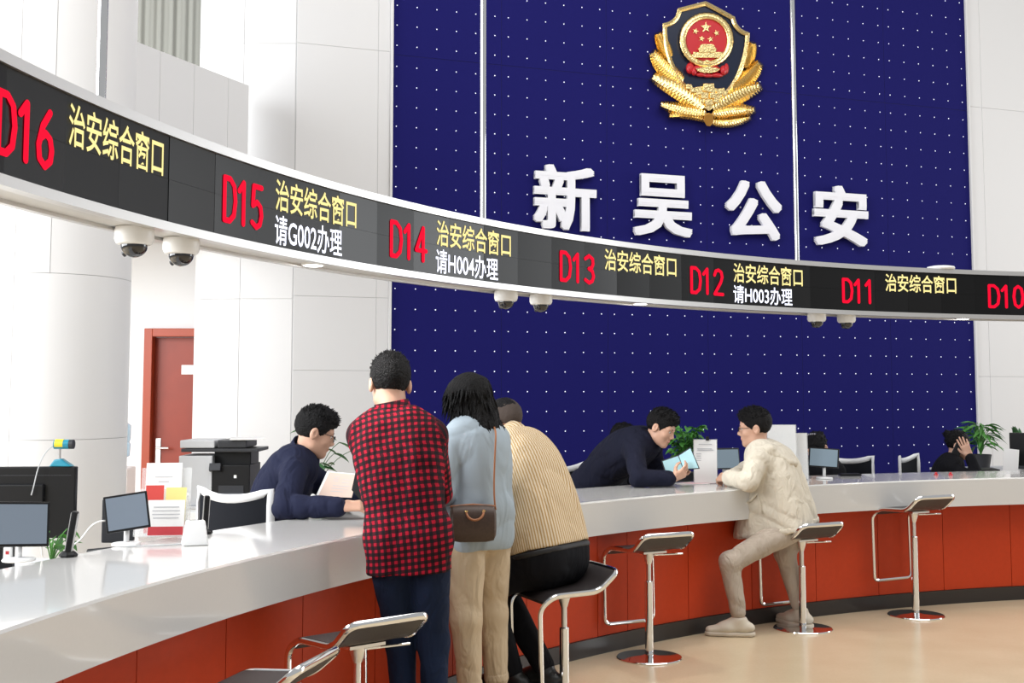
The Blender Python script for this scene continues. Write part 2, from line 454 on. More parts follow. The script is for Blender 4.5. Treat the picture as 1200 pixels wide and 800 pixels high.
for e in edges[1:]:
    gap = e2[-1] - e; nsub = max(1, round(gap / (step * 1.02)))
    for i in range(1, nsub + 1): pass
    e2 += [e2[-1] - gap * i / nsub for i in range(1, nsub + 1)]
for a, b in zip(e2[:-1], e2[1:]):
    g = 0.0025 / RP
    under(MB().arc(RP, RP + 0.02, 0.10, 0.866, a - g, b + g, 6).build('front_panel', RED, counter), counter)
under(MB().arc(RP + 0.018, RP + 0.05, 0.0, 0.86, T0, T1, 80).build('carcass', DARKKICK, counter, smooth=True, auto=0.5), counter)
under(MB().arc(RP + 0.05, RP + 0.07, 0.0, 0.865, T0, T1, 80).build('back_board', GREYP, counter, smooth=True, auto=0.5), counter)
under(MB().arc(RP - 0.012, RP + 0.012, 0.0, 0.098, T0, T1, 80).build('kick_plate', DARKKICK, counter, smooth=True, auto=0.5), counter)
for i in range(9):
    t = T0 + (T1 - T0) * (i + 0.5) / 9
    under(MB().arc(RP + 0.07, RB - 0.05, 0, 0.865, t - 0.002, t + 0.002, 1).build('support_panel', GREYP, counter), counter)

# ------------------------------------------------------------------ display ring
RR = 6.93
ZB, ZT = 2.102, 2.396
R0, R1_ = math.radians(187), math.radians(90)
ring = thing('display_ring', 'suspended curved silver beam carrying the dark LED display over the counter', 'LED display', polar(RR, math.radians(140), ZB))
def rb(o): return under(o, ring)
def arcs(prof, name, material, n=150, t0=R0, t1=R1_, smooth=True):
    V = []; Fc = []; k = len(prof)
    for i in range(n + 1):
        t = t0 + (t1 - t0) * i / n; V += [polar(R, t, z) for R, z in prof]
    for i in range(n):
        for j in range(k):
            a, b = i * k + j, i * k + (j + 1) % k; Fc.append((a, b, b + k, a + k))
    Fc += [tuple(range(k)), tuple(n * k + j for j in range(k))]
    return rb(MB().add(V, Fc).build(name, material, ring, smooth=smooth, auto=0.4))
arcs([(RR - 0.012, ZT), (RR - 0.012, ZT + 0.032), (RR + 0.17, ZT + 0.032), (RR + 0.17, ZT)], 'top_trim', ALU)
arcs([(RR - 0.012, ZB - 0.030), (RR - 0.012, ZB), (RR + 0.03, ZB), (RR + 0.03, ZB - 0.030)], 'bottom_trim', ALU)
arcs([(RR + 0.012, ZB - 0.022), (RR + 0.012, ZT), (RR + 0.155, ZT), (RR + 0.155, ZB - 0.022)], 'beam', mat('soffit_grey', (0.55, 0.55, 0.55), 0.4))
arcs([(RR + 0.145, ZB - 0.034), (RR + 0.145, ZB), (RR + 0.170, ZB), (RR + 0.170, ZB - 0.034)], 'rear_lip', ALU)
# LED modules: flat plates, two rows, each very slightly out of true
random.seed(4)
MW = 0.2985 / RR
t_ref = azim(at_r(75, 200, RR))
k0 = -int((R0 - t_ref) / MW); k1 = int((t_ref - R1_) / MW)
mod_mesh = None
zm = (ZB + ZT) / 2
for k in range(k0, k1):
    tc = t_ref - MW * (k + 0.5)
    kind = random.choice((0, 0, 1, 1, 2, 3))
    yaw = random.uniform(-0.010, 0.010)
    for row in (0, 1):
        w, hh = RR * MW - 0.0012, (ZT - ZB) / 2 - 0.0008
        rot = Matrix.Rotation(tc + math.pi / 2, 3, 'Z') @ Matrix.Rotation(yaw + random.uniform(-.002, .002), 3, 'Z')
        c = polar(RR * math.cos(MW / 2) + 0.0045, tc, ZB + (ZT - ZB) * (0.25 + 0.5 * row))
        rb(MB().box(c, (w, 0.009, hh), rot).build('led_module', LEDBODY[kind], ring))
def ring_text(body, px0, px1, ypx, z0, z1, material, name, bold, xs=None):
    """letters lit on the display: left edge at image column px0, right edge at px1, height z0..z1"""
    ta, tb = azim(at_r(px0, ypx, RR)), azim(at_r(px1, ypx, RR))
    me, co = text_mesh(body, 1.0, bold=bold, res=3)
    x0, x1 = co[:, 0].min(), co[:, 0].max(); y0, y1 = co[:, 1].min(), co[:, 1].max()
    out = np.empty_like(co)
    t = ta + (tb - ta) * (co[:, 0] - x0) / (x1 - x0)
    Rm = RR - 0.0035
    out[:, 0] = CC[0] + Rm * np.cos(t); out[:, 1] = CC[1] + Rm * np.sin(t); out[:, 2] = z0 + (z1 - z0) * (co[:, 1] - y0) / (y1 - y0)
    me.vertices.foreach_set('co', out.ravel().astype('f')); me.update()
    me.materials.clear(); me.materials.append(material)
    o = link(name, me, ring); rb(o); return o
ZD0, ZD1 = 2.150, 2.330
GLY = {'D': [[(0.05, 0), (0.05, 1), (0.45, 1), (0.75, 0.85), (0.85, 0.5), (0.75, 0.15), (0.45, 0), (0.05, 0)]],
       '1': [[(0.12, 0.78), (0.45, 1), (0.45, 0)]],
       '0': [[(0.45, 1), (0.18, 0.88), (0.08, 0.5), (0.18, 0.12), (0.45, 0), (0.72, 0.12), (0.82, 0.5), (0.72, 0.88), (0.45, 1)]],
       '2': [[(0.1, 0.78), (0.22, 0.95), (0.45, 1), (0.7, 0.92), (0.78, 0.72), (0.66, 0.5), (0.1, 0), (0.82, 0)]],
       '3': [[(0.1, 0.88), (0.42, 1), (0.72, 0.9), (0.76, 0.72), (0.64, 0.56), (0.4, 0.52)], [(0.4, 0.52), (0.7, 0.44), (0.8, 0.25), (0.68, 0.07), (0.42, 0), (0.1, 0.1)]],
       '4': [[(0.62, 0), (0.62, 1), (0.06, 0.3), (0.86, 0.3)]],
       '5': [[(0.78, 1), (0.2, 1), (0.14, 0.52), (0.45, 0.62), (0.72, 0.52), (0.8, 0.3), (0.68, 0.08), (0.42, 0), (0.1, 0.1)]],
       '6': [[(0.66, 1), (0.3, 0.72), (0.1, 0.36), (0.16, 0.12), (0.45, 0), (0.74, 0.12), (0.8, 0.32), (0.7, 0.52), (0.45, 0.6), (0.2, 0.5)]]}
def ring_number(body, px0, px1, ypx):
    """numbers lit on the display, drawn as round-ended strokes"""
    ta, tb = azim(at_r(px0, ypx, RR)), azim(at_r(px1, ypx, RR)); m = MB(); W = len(body) * 1.0; hw = 0.075
    def P(x, y): return polar(RR - 0.0035, ta + (tb - ta) * min(1.02, max(-0.02, (x + 0.02) / (W - 0.04))), ZD0 + 0.012 + (ZD1 - ZD0 - 0.024) * y)
    sx = (tb - ta) * RR / W; sx = abs(sx); sy = ZD1 - ZD0; wid = 0.0125
    for i, ch in enumerate(body):
        for st in GLY[ch]:
            for (x0, y0), (x1, y1) in zip(st[:-1], st[1:]):
                dx, dy = (x1 - x0) * sx, (y1 - y0) * sy; L = math.hypot(dx, dy) or 1; nx, ny = -dy / L * wid, dx / L * wid
                m.add([P(i + x0 + nx / sx, y0 + ny / sy), P(i + x1 + nx / sx, y1 + ny / sy), P(i + x1 - nx / sx, y1 - ny / sy), P(i + x0 - nx / sx, y0 - ny / sy)], [(0, 1, 2, 3)])
            for x0, y0 in st:
                m.add([P(i + x0 + wid * math.cos(a) / sx, y0 + wid * math.sin(a) / sy) for a in [k * math.pi / 5 for k in range(10)]], [tuple(range(10))])
    return rb(m.build('red_number', LED_R, ring))
ring_number('D16', -6, 62, 190)
ring_number('D15', 261, 308, 240)
ring_number('D14', 457, 500, 280)
ring_number('D13', 656, 697, 310)
ring_number('D12', 809, 848, 328)
ring_number('D11', 987, 1025, 340)
ring_number('D10', 1158, 1200, 346)
for a, b, y in ((79, 191, 165), (322, 417, 240), (511, 598, 275), (708, 792, 303), (859, 940, 318), (1037, 1120, 330)):
    ring_text('治安综合窗口', a, b, y, 2.248, 2.376, LED_Y, 'yellow_lettering', 0.012)
for s, a, b, y in (('请G002办理', 321, 400, 280), ('请H004办理', 510, 583, 308), ('请H003办理', 859, 928, 346)):
    ring_text(s, a, b, y, 2.112, 2.232, LED_W, 'white_lettering', 0.010)
# hanger rods to the ceiling
for x, y in ((118, 118), (566, 255), (934, 302)):
    t = azim(at_r(x, y, RR + 0.075)); p = polar(RR + 0.075, t, 0)
    rb(MB().sweep([(p.x, p.y, ZT + 0.03), (p.x, p.y, TOPZ)], 0.016, 12).build('hanger_rod', CHROME, ring, smooth=True, auto=0.6))
# downlights sunk in the beam's underside
for x, y in ((363, 310), (757, 355), (1123, 373.5)):
    p = at_z(x, y, ZB - 0.025); t = azim(p); c = polar(RR + 0.085, t, ZB - 0.022)
    m = MB(); m.lathe([(0.045, -0.008), (0.052, -0.006), (0.052, 0.0), (0.045, 0.002)], 24, c); dl = rb(m.build('downlight', WHITEP, ring, smooth=True, auto=0.5))
    m = MB(); m.lathe([(0.001, -0.0125), (0.026, -0.012), (0.041, -0.009), (0.041, -0.003)], 24, c)
    o = m.build('lens', LAMP, dl, smooth=True, auto=0.8)
    ld = bpy.data.lights.new('downlight_lamp', 'SPOT'); ld.energy = 22; ld.spot_size = 1.9; ld.spot_blend = 0.6; ld.shadow_soft_size = 0.04; ld.color = (1, 0.96, 0.9)
    lo = bpy.data.objects.new('downlight_lamp', ld); COL.objects.link(lo); lo.location = c - Vector((0, 0, 0.03))
# small unit standing on the beam
c = polar(RR + 0.06, azim(at_r(1109, 316, RR)), ZT + 0.032)
ap = thing('access_point', 'flat white round unit on top of the display beam near D10', 'access point', c + Vector((0, 0, 0.001)))
MB().lathe([(0.095, 0), (0.10, 0.01), (0.095, 0.022), (0.06, 0.028), (0.001, 0.03)], 28).build('housing', WHITEP, ap, smooth=True, auto=0.8)
MB().lathe([(0.07, -0.0), (0.07, 0.006)], 20).build('mount', GREYP, ap, smooth=True, auto=0.8)
# dome cameras in pairs
def dome(px, py, label):
    p = at_z(px, py, ZB - 0.026); t = azim(p); c = polar(RR + 0.086, t, ZB - 0.0235)
    r = thing('dome_camera', label, 'camera', c, t + math.pi / 2, 'dome cameras under the display beam')
    MB().lathe([(0.062, 0), (0.064, -0.012), (0.064, -0.040), (0.058, -0.054), (0.050, -0.058)], 32).build('housing', WHITEP, r, smooth=True, auto=0.7)
    MB().lathe([(0.044, -0.052)] + [(0.044 * math.cos(a), -0.060 - 0.040 * math.sin(a)) for a in [i * math.pi / 16 for i in range(8)]] + [(0.002, -0.100)], 28).build('dome', DOME, r, smooth=True, auto=1.2)
    MB().sweep([(0, -0.022, -0.078), (0, -0.040, -0.088)], 0.010, 10).build('lens', DARKG, r)
dome(150, 268, 'left one of the white dome cameras under D16 and D15')
dome(193, 281, 'right one of the white dome cameras under D16 and D15')
dome(583, 342, 'left one of the white dome cameras under the D14 and D13 display')
dome(613, 347, 'right one of the white dome cameras under the D14 and D13 display')
dome(928, 370, 'left one of the white dome cameras under the D12 and D11 display')
dome(956, 372, 'right one of the white dome cameras under the D12 and D11 display')
# ------------------------------------------------------------------ raised characters on the navy wall
def wall_char(ch, box, label):
    x0, y0, x1, y1 = box
    u0, _ = at_w(x0, (y0 + y1) / 2, 0.05); u1, _ = at_w(x1, (y0 + y1) / 2, 0.05)
    _, z1 = at_w((x0 + x1) / 2, y0, 0.05); _, z0 = at_w((x0 + x1) / 2, y1, 0.05)
    me, co = text_mesh(ch, 1.0, bold=0.0, extrude=0.014, res=3)
    nv = len(co); base = co.copy(); fcs = [tuple(p.vertices) for p in me.polygons]
    vv = []; ff = []
    for k in range(9):                                 # thicken every stroke
        sh = np.array([0.027 * ((k % 3) - 1), 0.027 * (k // 3 - 1), 0])
        vv.append(base + sh * (1, 1, 1) + np.array([0, 0, 0.0004 * k])); ff += [tuple(i + k * nv for i in f) for f in fcs]
    co = np.vstack(vv).astype('f'); me = bpy.data.meshes.new('letter'); me.from_pydata(co.tolist(), [], ff)
    a0, a1 = co[:, 0].min(), co[:, 0].max(); b0, b1 = co[:, 1].min(), co[:, 1].max()
    root = wall_pt((u0 + u1) / 2, z0, 0.0)
    out = np.empty_like(co)
    uu = (u1 - u0) * ((co[:, 0] - a0) / (a1 - a0) - 0.5); zz = (z1 - z0) * (co[:, 1] - b0) / (b1 - b0)
    dd = 0.0505 + co[:, 2] * 1.4
    for i in range(2): out[:, i] = WU[i] * uu + WN[i] * dd
    out[:, 2] = zz
    me.vertices.foreach_set('co', out.ravel().astype('f')); me.update()
    me.materials.clear(); me.materials.append(LETTER)
    r = thing('wall_character', label, 'sign', root, 0, 'raised characters on the navy wall')
    link('letter_body', me, r)
    for du, dz in ((-0.2, 0.55), (0.2, 0.55), (0.0, 0.25)):
        c = wall_pt(0, 0) * 0 + WU * (du * (u1 - u0)) + Vector((0, 0, dz * (z1 - z0)))
        MB().sweep([c + WN * 0.004, c + WN * 0.02], 0.008, 8).build('stand_off', STEEL, r)
wall_char('新', (625, 194, 698, 270), 'white raised character 新, leftmost on the navy wall')
wall_char('吴', (742, 205, 810, 277), 'white raised character 吴, second from left on the navy wall')
wall_char('公', (850, 212, 915, 281), 'white raised character 公, left of the right hanger rod')
wall_char('安', (953, 218, 1016, 288), 'white raised character 安, rightmost on the navy wall')

# ------------------------------------------------------------------ police emblem (crop pixels: 5 x, origin 740,0)
ec = wall_pt(*at_w(829, 75), 0.0)
emb = thing('police_emblem', 'large gold police crest with red roundel on the navy wall', 'emblem', ec)
EU0, EZ0 = at_w(829, 75)
def EP(cx, cy, d):
    u, z = at_w(740 + cx / 5.0, cy / 5.0, d)
    return WU * (u - EU0) + WN * d + Vector((0, 0, z - EZ0))
def e_prism(pts, d0, d1, name, material, parent=None, bevel=0.0):
    m = MB(); poly_prism(m, pts, lambda a, b, d: EP(a, b, d), d0, d1)
    return m.build(name, material, parent or emb, bevel=bevel, segs=2)
def smooth_outline(keys, n=8):
    """keys: list of (x, y, corner?)  Catmull-Rom between corners"""
    out = []; N = len(keys)
    for i in range(N):
        p0, p1, p2, p3 = keys[i - 1], keys[i], keys[(i + 1) % N], keys[(i + 2) % N]
        a0 = p1 if p1[2] else p0; a3 = p2 if p2[2] else p3
        for k in range(n):
            t = k / n; t2, t3 = t * t, t * t * t
            out.append(tuple(0.5 * (2 * p1[j] + (p2[j] - a0[j]) * t + (2 * a0[j] - 5 * p1[j] + 4 * p2[j] - a3[j]) * t2 + (-a0[j] + 3 * p1[j] - 3 * p2[j] + a3[j]) * t3) for j in (0, 1)))
    return out
keys = [(436, 6, 1), (350, 28, 0), (272, 48, 1), (258, 92, 0), (228, 122, 0), (183, 137, 1), (186, 230, 0), (210, 345, 0), (262, 455, 0), (340, 565, 0), (452, 650, 1),
        (560, 560, 0), (628, 468, 0), (672, 350, 0), (688, 270, 0), (694, 192, 1), (650, 172, 0), (620, 140, 0), (606, 98, 1), (520, 50, 0)]
outer = smooth_outline(keys, 6)
ccx, ccy = 440, 300
def inset(pts, s):
    out = []; n = len(pts)
    for i in range(n):
        a, b = Vector(pts[i - 1]), Vector(pts[(i + 1) % n]); t = (b - a).normalized(); nn = Vector((-t.y, t.x))
        p = Vector(pts[i]); c = Vector((ccx, ccy))
        if (c - p).dot(nn) < 0: nn = -nn
        out.append(tuple(p + nn * s))
    return out
inner = inset(outer, 26)
e_prism(inset(outer, 6), 0.008, 0.050, 'shield_field', EMB_NAVY)
m = MB(); n = len(outer)
mid = inset(outer, 13)
V = [EP(a, b, 0.006) for a, b in outer] + [EP(a, b, 0.066) for a, b in outer] + [EP(a, b, 0.082) for a, b in mid] + [EP(a, b, 0.066) for a, b in inner] + [EP(a, b, 0.046) for a, b in inner]
m.add(V, [(r * n + i, r * n + (i + 1) % n, (r + 1) * n + (i + 1) % n, (r + 1) * n + i) for r in range(4) for i in range(n)])
m.build('shield_rim', GOLD, emb)
bead = MB()
for i in range(0, n, 1):
    a, b = Vector(mid[i]), Vector(mid[(i + 1) % n]); L = (b - a).length
    for k in range(max(1, int(L / 11))):
        p = a.lerp(b, (k + 0.5) / max(1, int(L / 11))); c = EP(p.x, p.y, 0.080)
        bead.add([c + WU * 0.008, c + Vector((0, 0, 0.008)), c - WU * 0.008, c - Vector((0, 0, 0.008)), c + WN * 0.008], [(0, 1, 4), (1, 2, 4), (2, 3, 4), (3, 0, 4)])
tag(bead.build('rim_beading', GOLD, emb), kind='stuff')
# roundel
def ell(cx, cy, rx, ry, n=56): return [(cx + rx * math.cos(2 * math.pi * i / n), cy + ry * math.sin(2 * math.pi * i / n)) for i in range(n)]
e_prism(ell(441, 238, 122, 126), 0.045, 0.072, 'roundel_disc', EMB_RED)
m = MB(); n = 72; V = []; Fc = []; K = 8
for i in range(n):
    a = 2 * math.pi * i / n; wob = 3.0 * (i % 2)
    for k in range(K):
        b = 2 * math.pi * k / K; rr = 20 + wob
        V.append(EP(440 + (139 + rr * math.cos(b)) * math.cos(a), 234 + (141 + rr * math.cos(b)) * math.sin(a), 0.072 + 0.022 * math.sin(b)))
for i in range(n):
    for k in range(K):
        j = (i + 1) % n; l = (k + 1) % K; Fc.append((i * K + k, i * K + l, j * K + l, j * K + k))
m.add(V, Fc).build('grain_wreath', GOLD, emb, smooth=True)
def star(cx, cy, r, rot, nm='star'):
    pts = [(cx + (r if i % 2 == 0 else r * 0.40) * math.sin(rot + math.pi * i / 5), cy - (r if i % 2 == 0 else r * 0.40) * math.cos(rot + math.pi * i / 5)) for i in range(10)]
    e_prism(pts, 0.070, 0.082, nm, GOLD)
star(436, 160, 33, 0); star(376, 182, 19, 0.3); star(498, 193, 19, -0.3); star(412, 226, 18, 0.2); star(463, 229, 18, -0.2)
gate = MB()
def gb(x0, y0, x1, y1, d=0.092): poly_prism(gate, [(x0, y0), (x1, y0), (x1, y1), (x0, y1)], EP, 0.070, d)
gb(354, 318, 538, 338); gb(362, 304, 532, 320, 0.088); gb(396, 290, 496, 306, 0.096)
poly_prism(gate, [(388, 290), (404, 268), (482, 268), (502, 290)], EP, 0.070, 0.098)
poly_prism(gate, [(398, 270), (412, 258), (474, 258), (492, 270)], EP, 0.070, 0.094)
gate.build('gate_relief', GOLD, emb, bevel=0.002, segs=1)
# ribbon knots under the roundel
rib = MB()
for cx, cy, rx, ry, d in ((345, 400, 26, 34, 0.10), (368, 418, 18, 26, 0.11), (410, 436, 36, 14, 0.10), (450, 442, 36, 12, 0.10), (500, 440, 40, 14, 0.10), (540, 412, 22, 30, 0.11), (556, 402, 14, 32, 0.10), (390, 402, 34, 22, 0.092), (480, 406, 40, 24, 0.092), (437, 412, 50, 22, 0.094)):
    K = 18; c = EP(cx, cy, d); ringp = [EP(cx + rx * math.cos(2 * math.pi * i / K), cy + ry * math.sin(2 * math.pi * i / K), 0.05) for i in range(K)]
    r2 = [EP(cx + rx * .8 * math.cos(2 * math.pi * i / K), cy + ry * .8 * math.sin(2 * math.pi * i / K), 0.05 + (d - 0.05) * .75) for i in range(K)]
    rib.add([c] + r2 + ringp, [(0, 1 + i, 1 + (i + 1) % K) for i in range(K)] + [(1 + i, 1 + K + i, 1 + K + (i + 1) % K, 1 + (i + 1) % K) for i in range(K)])
rib.build('red_ribbon', EMB_RED, emb, smooth=True)
gear = MB(); 
V = []; 
for i in range(24):
    a = math.pi * i / 23; rr = 66 + (6 if i % 2 else 0)
    V.append((448 + rr * math.cos(a), 402 + 24 * math.sin(a) * (1 + 0.1 * (i % 2))))
poly_prism(gear, V + [(410, 396), (448, 388), (490, 396)], EP, 0.08, 0.108)
gear.build('gear_relief', GOLD, emb, bevel=0.002, segs=1)
gl = MB()
poly_prism(gl, [(386, 352), (420, 360), (440, 348), (466, 360), (505, 350), (470, 372), (440, 366), (404, 372)], EP, 0.07, 0.10)
gl.build('garland', GOLD, emb, bevel=0.002, segs=1)
# great wall relief
gw = MB()
poly_prism(gw, [(318, 500), (330, 490), (352, 494), (360, 514), (395, 506), (420, 506), (420, 488), (484, 488), (486, 512), (505, 520), (520, 516), (545, 514), (548, 532), (572, 538), (500, 620), (452, 650), (400, 610)], EP, 0.05, 0.085)
gw.build('wall_relief', GOLD, emb, bevel=0.003, segs=1)
gt = MB()
random.seed(11)
for (x, y, w, hh) in ((335, 508, 30, 26), (450, 516, 58, 40), (430, 560, 44, 34), (398, 540, 40, 26), (480, 560, 40, 30), (520, 540, 40, 26), (455, 600, 46, 30), (415, 588, 30, 22), (498, 590, 30, 24), (362, 530, 30, 20), (548, 552, 28, 18)):
    a = random.uniform(-0.25, 0.25); d = random.uniform(0.093, 0.115)
    pts = [(x + (px * w / 2) * math.cos(a) - (py * hh / 2) * math.sin(a), y + (px * w / 2) * math.sin(a) + (py * hh / 2) * math.cos(a)) for px, py in ((-1, -1), (1, -1), (1, 1), (-1, 1))]
    poly_prism(gt, pts, EP, 0.07, d)
gt.build('wall_blocks', GOLD, emb, bevel=0.004, segs=2)
# pine leaves
def eleaf(base, tip, w, lift, bend=0.0):
    a, b = Vector(base), Vector(tip); ax = (b - a); L = ax.length; ax.normalize(); nn = Vector((-ax.y, ax.x))
    K = 34; V = []; Fc = []
    for i in range(K + 1):
        s = i / K; c = a + ax * (L * s) + nn * (bend * math.sin(math.pi * s))
        ww = w * (math.sin(math.pi * min(1, 0.10 + 0.86 * s ** 0.85)) ** 0.42); rdg = 0.012 if i % 2 else -0.008
        for q, hgt in ((-1, 0.0), (-0.92, 0.45), (-0.45, 0.85), (0, 1.0), (0.45, 0.85), (0.92, 0.45), (1, 0.0)):
            sh = -0.10 * L * abs(q) * 0.5
            p = c + nn * (ww * q) + ax * (abs(q) * 12)
            V.append(EP(p.x, p.y, 0.015 + (lift - 0.015) * hgt + (rdg if abs(q) in (0.45, 0.92) else (-0.012 if q == 0 else 0))))
    for i in range(K):
        for k in range(6):
            o = i * 7 + k; Fc.append((o, o + 1, o + 8, o + 7))
    Fc += [tuple(range(7)), tuple(K * 7 + k for k in range(7))]
    MB().add(V, Fc).build('gold_leaf', GOLD, emb, smooth=True, auto=0.7)
eleaf((225, 345), (158, 198), 46, 0.075)
eleaf((300, 480), (125, 310), 56, 0.085, -14)
eleaf((425, 630), (128, 452), 60, 0.105, 10)
eleaf((440, 665), (178, 612), 44, 0.115, -8)
eleaf((470, 705), (225, 680), 34, 0.095, 22)
eleaf((668, 400), (710, 255), 42, 0.075)
eleaf((598, 520), (750, 372), 52, 0.085, 12)
eleaf((478, 640), (752, 506), 58, 0.105, -10)
eleaf((470, 668), (716, 646), 44, 0.115, -8)
eleaf((440, 712), (690, 690), 32, 0.095, 18)
kn = MB(); poly_prism(kn, [(425, 672), (452, 660), (482, 672), (480, 716), (462, 740), (440, 738), (425, 710)], EP, 0.05, 0.125)
kn.build('leaf_clasp', mat('old_gold', (0.45, 0.22, 0.05), 0.35, metal=1.0), emb, bevel=0.008, segs=2)
# ------------------------------------------------------------------ chrome bar stools (front = +y)
def fillet(path, rad, n=5):
    P = [Vector(p) for p in path]; out = [P[0]]
    for i in range(1, len(P) - 1):
        a, b, c = P[i - 1], P[i], P[i + 1]
        r = min(rad, (a - b).length * 0.45, (c - b).length * 0.45)
        p, q = b + (a - b).normalized() * r, b + (c - b).normalized() * r
        for k in range(n + 1):
            t = k / n; out.append(p.lerp(b, t).lerp(b.lerp(q, t), t))
    out.append(P[-1]); return out
STOOLS = {}
def make_stool(hgt, label, loc, face, foot_drop=0.40):
    r = thing('bar_stool', label, 'stool', loc, math.atan2(face[1], face[0]) - math.pi / 2, 'chrome bar stools along the counter')
    key = 'base'
    MB().lathe([(0.188, 0.0), (0.190, 0.004), (0.186, 0.009), (0.05, 0.014), (0.024, 0.02)], 48).build('base_plate', CHROME, r, smooth=True, auto=0.5)
    MB().lathe([(0.024, 0.012), (0.024, hgt - 0.20), (0.021, hgt - 0.195)], 20).build('pole', CHROME, r, smooth=True, auto=0.5)
    MB().lathe([(0.0145, hgt - 0.21), (0.0145, hgt - 0.085)], 16).build('piston', STEEL, r, smooth=True, auto=0.5)
    MB().lathe([(0.017, hgt - 0.098), (0.030, hgt - 0.055), (0.034, hgt - 0.022)], 16).box((0, 0, hgt - 0.026), (0.16, 0.14, 0.012)).build('seat_mount', STEEL, r, smooth=True, auto=0.5)
    MB().sweep([(0.02, -0.03, hgt - 0.045), (0.20, -0.06, hgt - 0.045)], 0.005, 8).build('height_lever', CHROME, r)
    # side profile (y, z) from the raised back lip to the front edge
    prof = fillet([(0, -0.205, hgt + 0.082), (0, -0.105, hgt - 0.004), (0, 0.14, hgt - 0.012), (0, 0.185, hgt - 0.045)], 0.07, 6)
    prof = [(p.y, p.z) for p in prof]
    W = 0.168; m = MB(); V = []; Fc = []; n = len(prof)
    xs = (-W, -W * 0.96, 0, W * 0.96, W)
    for j, (y, z) in enumerate(prof):
        if j == 0: t = Vector((prof[1][0] - y, prof[1][1] - z))
        elif j == n - 1: t = Vector((y - prof[-2][0], z - prof[-2][1]))
        else: t = Vector((prof[j + 1][0] - prof[j - 1][0], prof[j + 1][1] - prof[j - 1][1]))
        t.normalize(); nn = Vector((-t.y, t.x))
        for s in (1, -1):
            for x in xs:
                th = (0.011 if abs(x) < W else 0.004) * s
                V.append((x, y + nn.x * th, z + nn.y * th))
    for j in range(n - 1):
        a, b = j * 10, (j + 1) * 10
        for k in range(4): Fc += [(a + k, a + k + 1, b + k + 1, b + k), (a + 5 + k, b + 5 + k, b + 6 + k, a + 6 + k)]
        Fc += [(a, b, b + 5, a + 5), (a + 4, a + 9, b + 9, b + 4)]
    for o in (0, (n - 1) * 10): Fc.append((o, o + 1, o + 2, o + 3, o + 4, o + 9, o + 8, o + 7, o + 6, o + 5))
    m.add(V, Fc).build('seat_pad', SEATM, r, smooth=True, auto=0.6)
    # one flat chrome bar: along the sides, across the back lip, down the front to the foot rest
    WB = W + 0.008
    side = [(y, z) for y, z in prof]
    path = [(0.0, -0.213, hgt + 0.089)]
    half = fillet([(0, -0.213, hgt + 0.089), (WB, -0.213, hgt + 0.089), (WB, -0.105, hgt - 0.004), (WB, 0.14, hgt - 0.012), (WB, 0.215, hgt - 0.065), (WB, 0.205, hgt - 0.065 - foot_drop), (0, 0.205, hgt - 0.065 - foot_drop)], 0.045, 5)
    other = [Vector((-p.x, p.y, p.z)) for p in half[::-1]]
    loop = half + other[1:-1]
    MB().sweep(loop, 0.0145, 8, closed=True, rb=0.0105).build('frame_bar', CHROME, r, smooth=True, auto=0.7)
    return r
def toward_counter(p, turn=0.0):
    d = Vector((p.x - CC[0], p.y - CC[1], 0)).normalized(); d = Matrix.Rotation(turn, 3, 'Z') @ d
    return (d.x, d.y)
q = at_z(761, 770.5, 0); make_stool(0.635, 'bar stool with black seat, to the left of the seated beige jacket man', q, (-0.47, 0.88))
STOOL_E = at_z(941, 736.5, 0); make_stool(0.60, 'bar stool that the man in the beige jacket sits on', STOOL_E, (-0.47, 0.88))
q = at_z(1073.5, 721, 0); make_stool(0.735, 'tallest bar stool, rightmost at the counter', q, (-0.47, 0.88), 0.45)
STOOL_C = Vector((at_y(661, 700, 6.05).x, 6.05, 0)); make_stool(0.565, 'bar stool under the large man in the striped shirt', STOOL_C, (-0.9, -0.40))
q = at_y(419, 760, 4.62); STOOL_B = Vector((q.x, q.y, 0)); make_stool(0.61, 'bar stool standing left of the man in the red plaid shirt', STOOL_B, (-0.62, 0.72))
q = at_y(303, 800, 4.0); STOOL_A = Vector((q.x, q.y, 0)); make_stool(0.582, 'bar stool nearest the camera, cut off by the bottom edge', STOOL_A, (-0.97, 0.25))
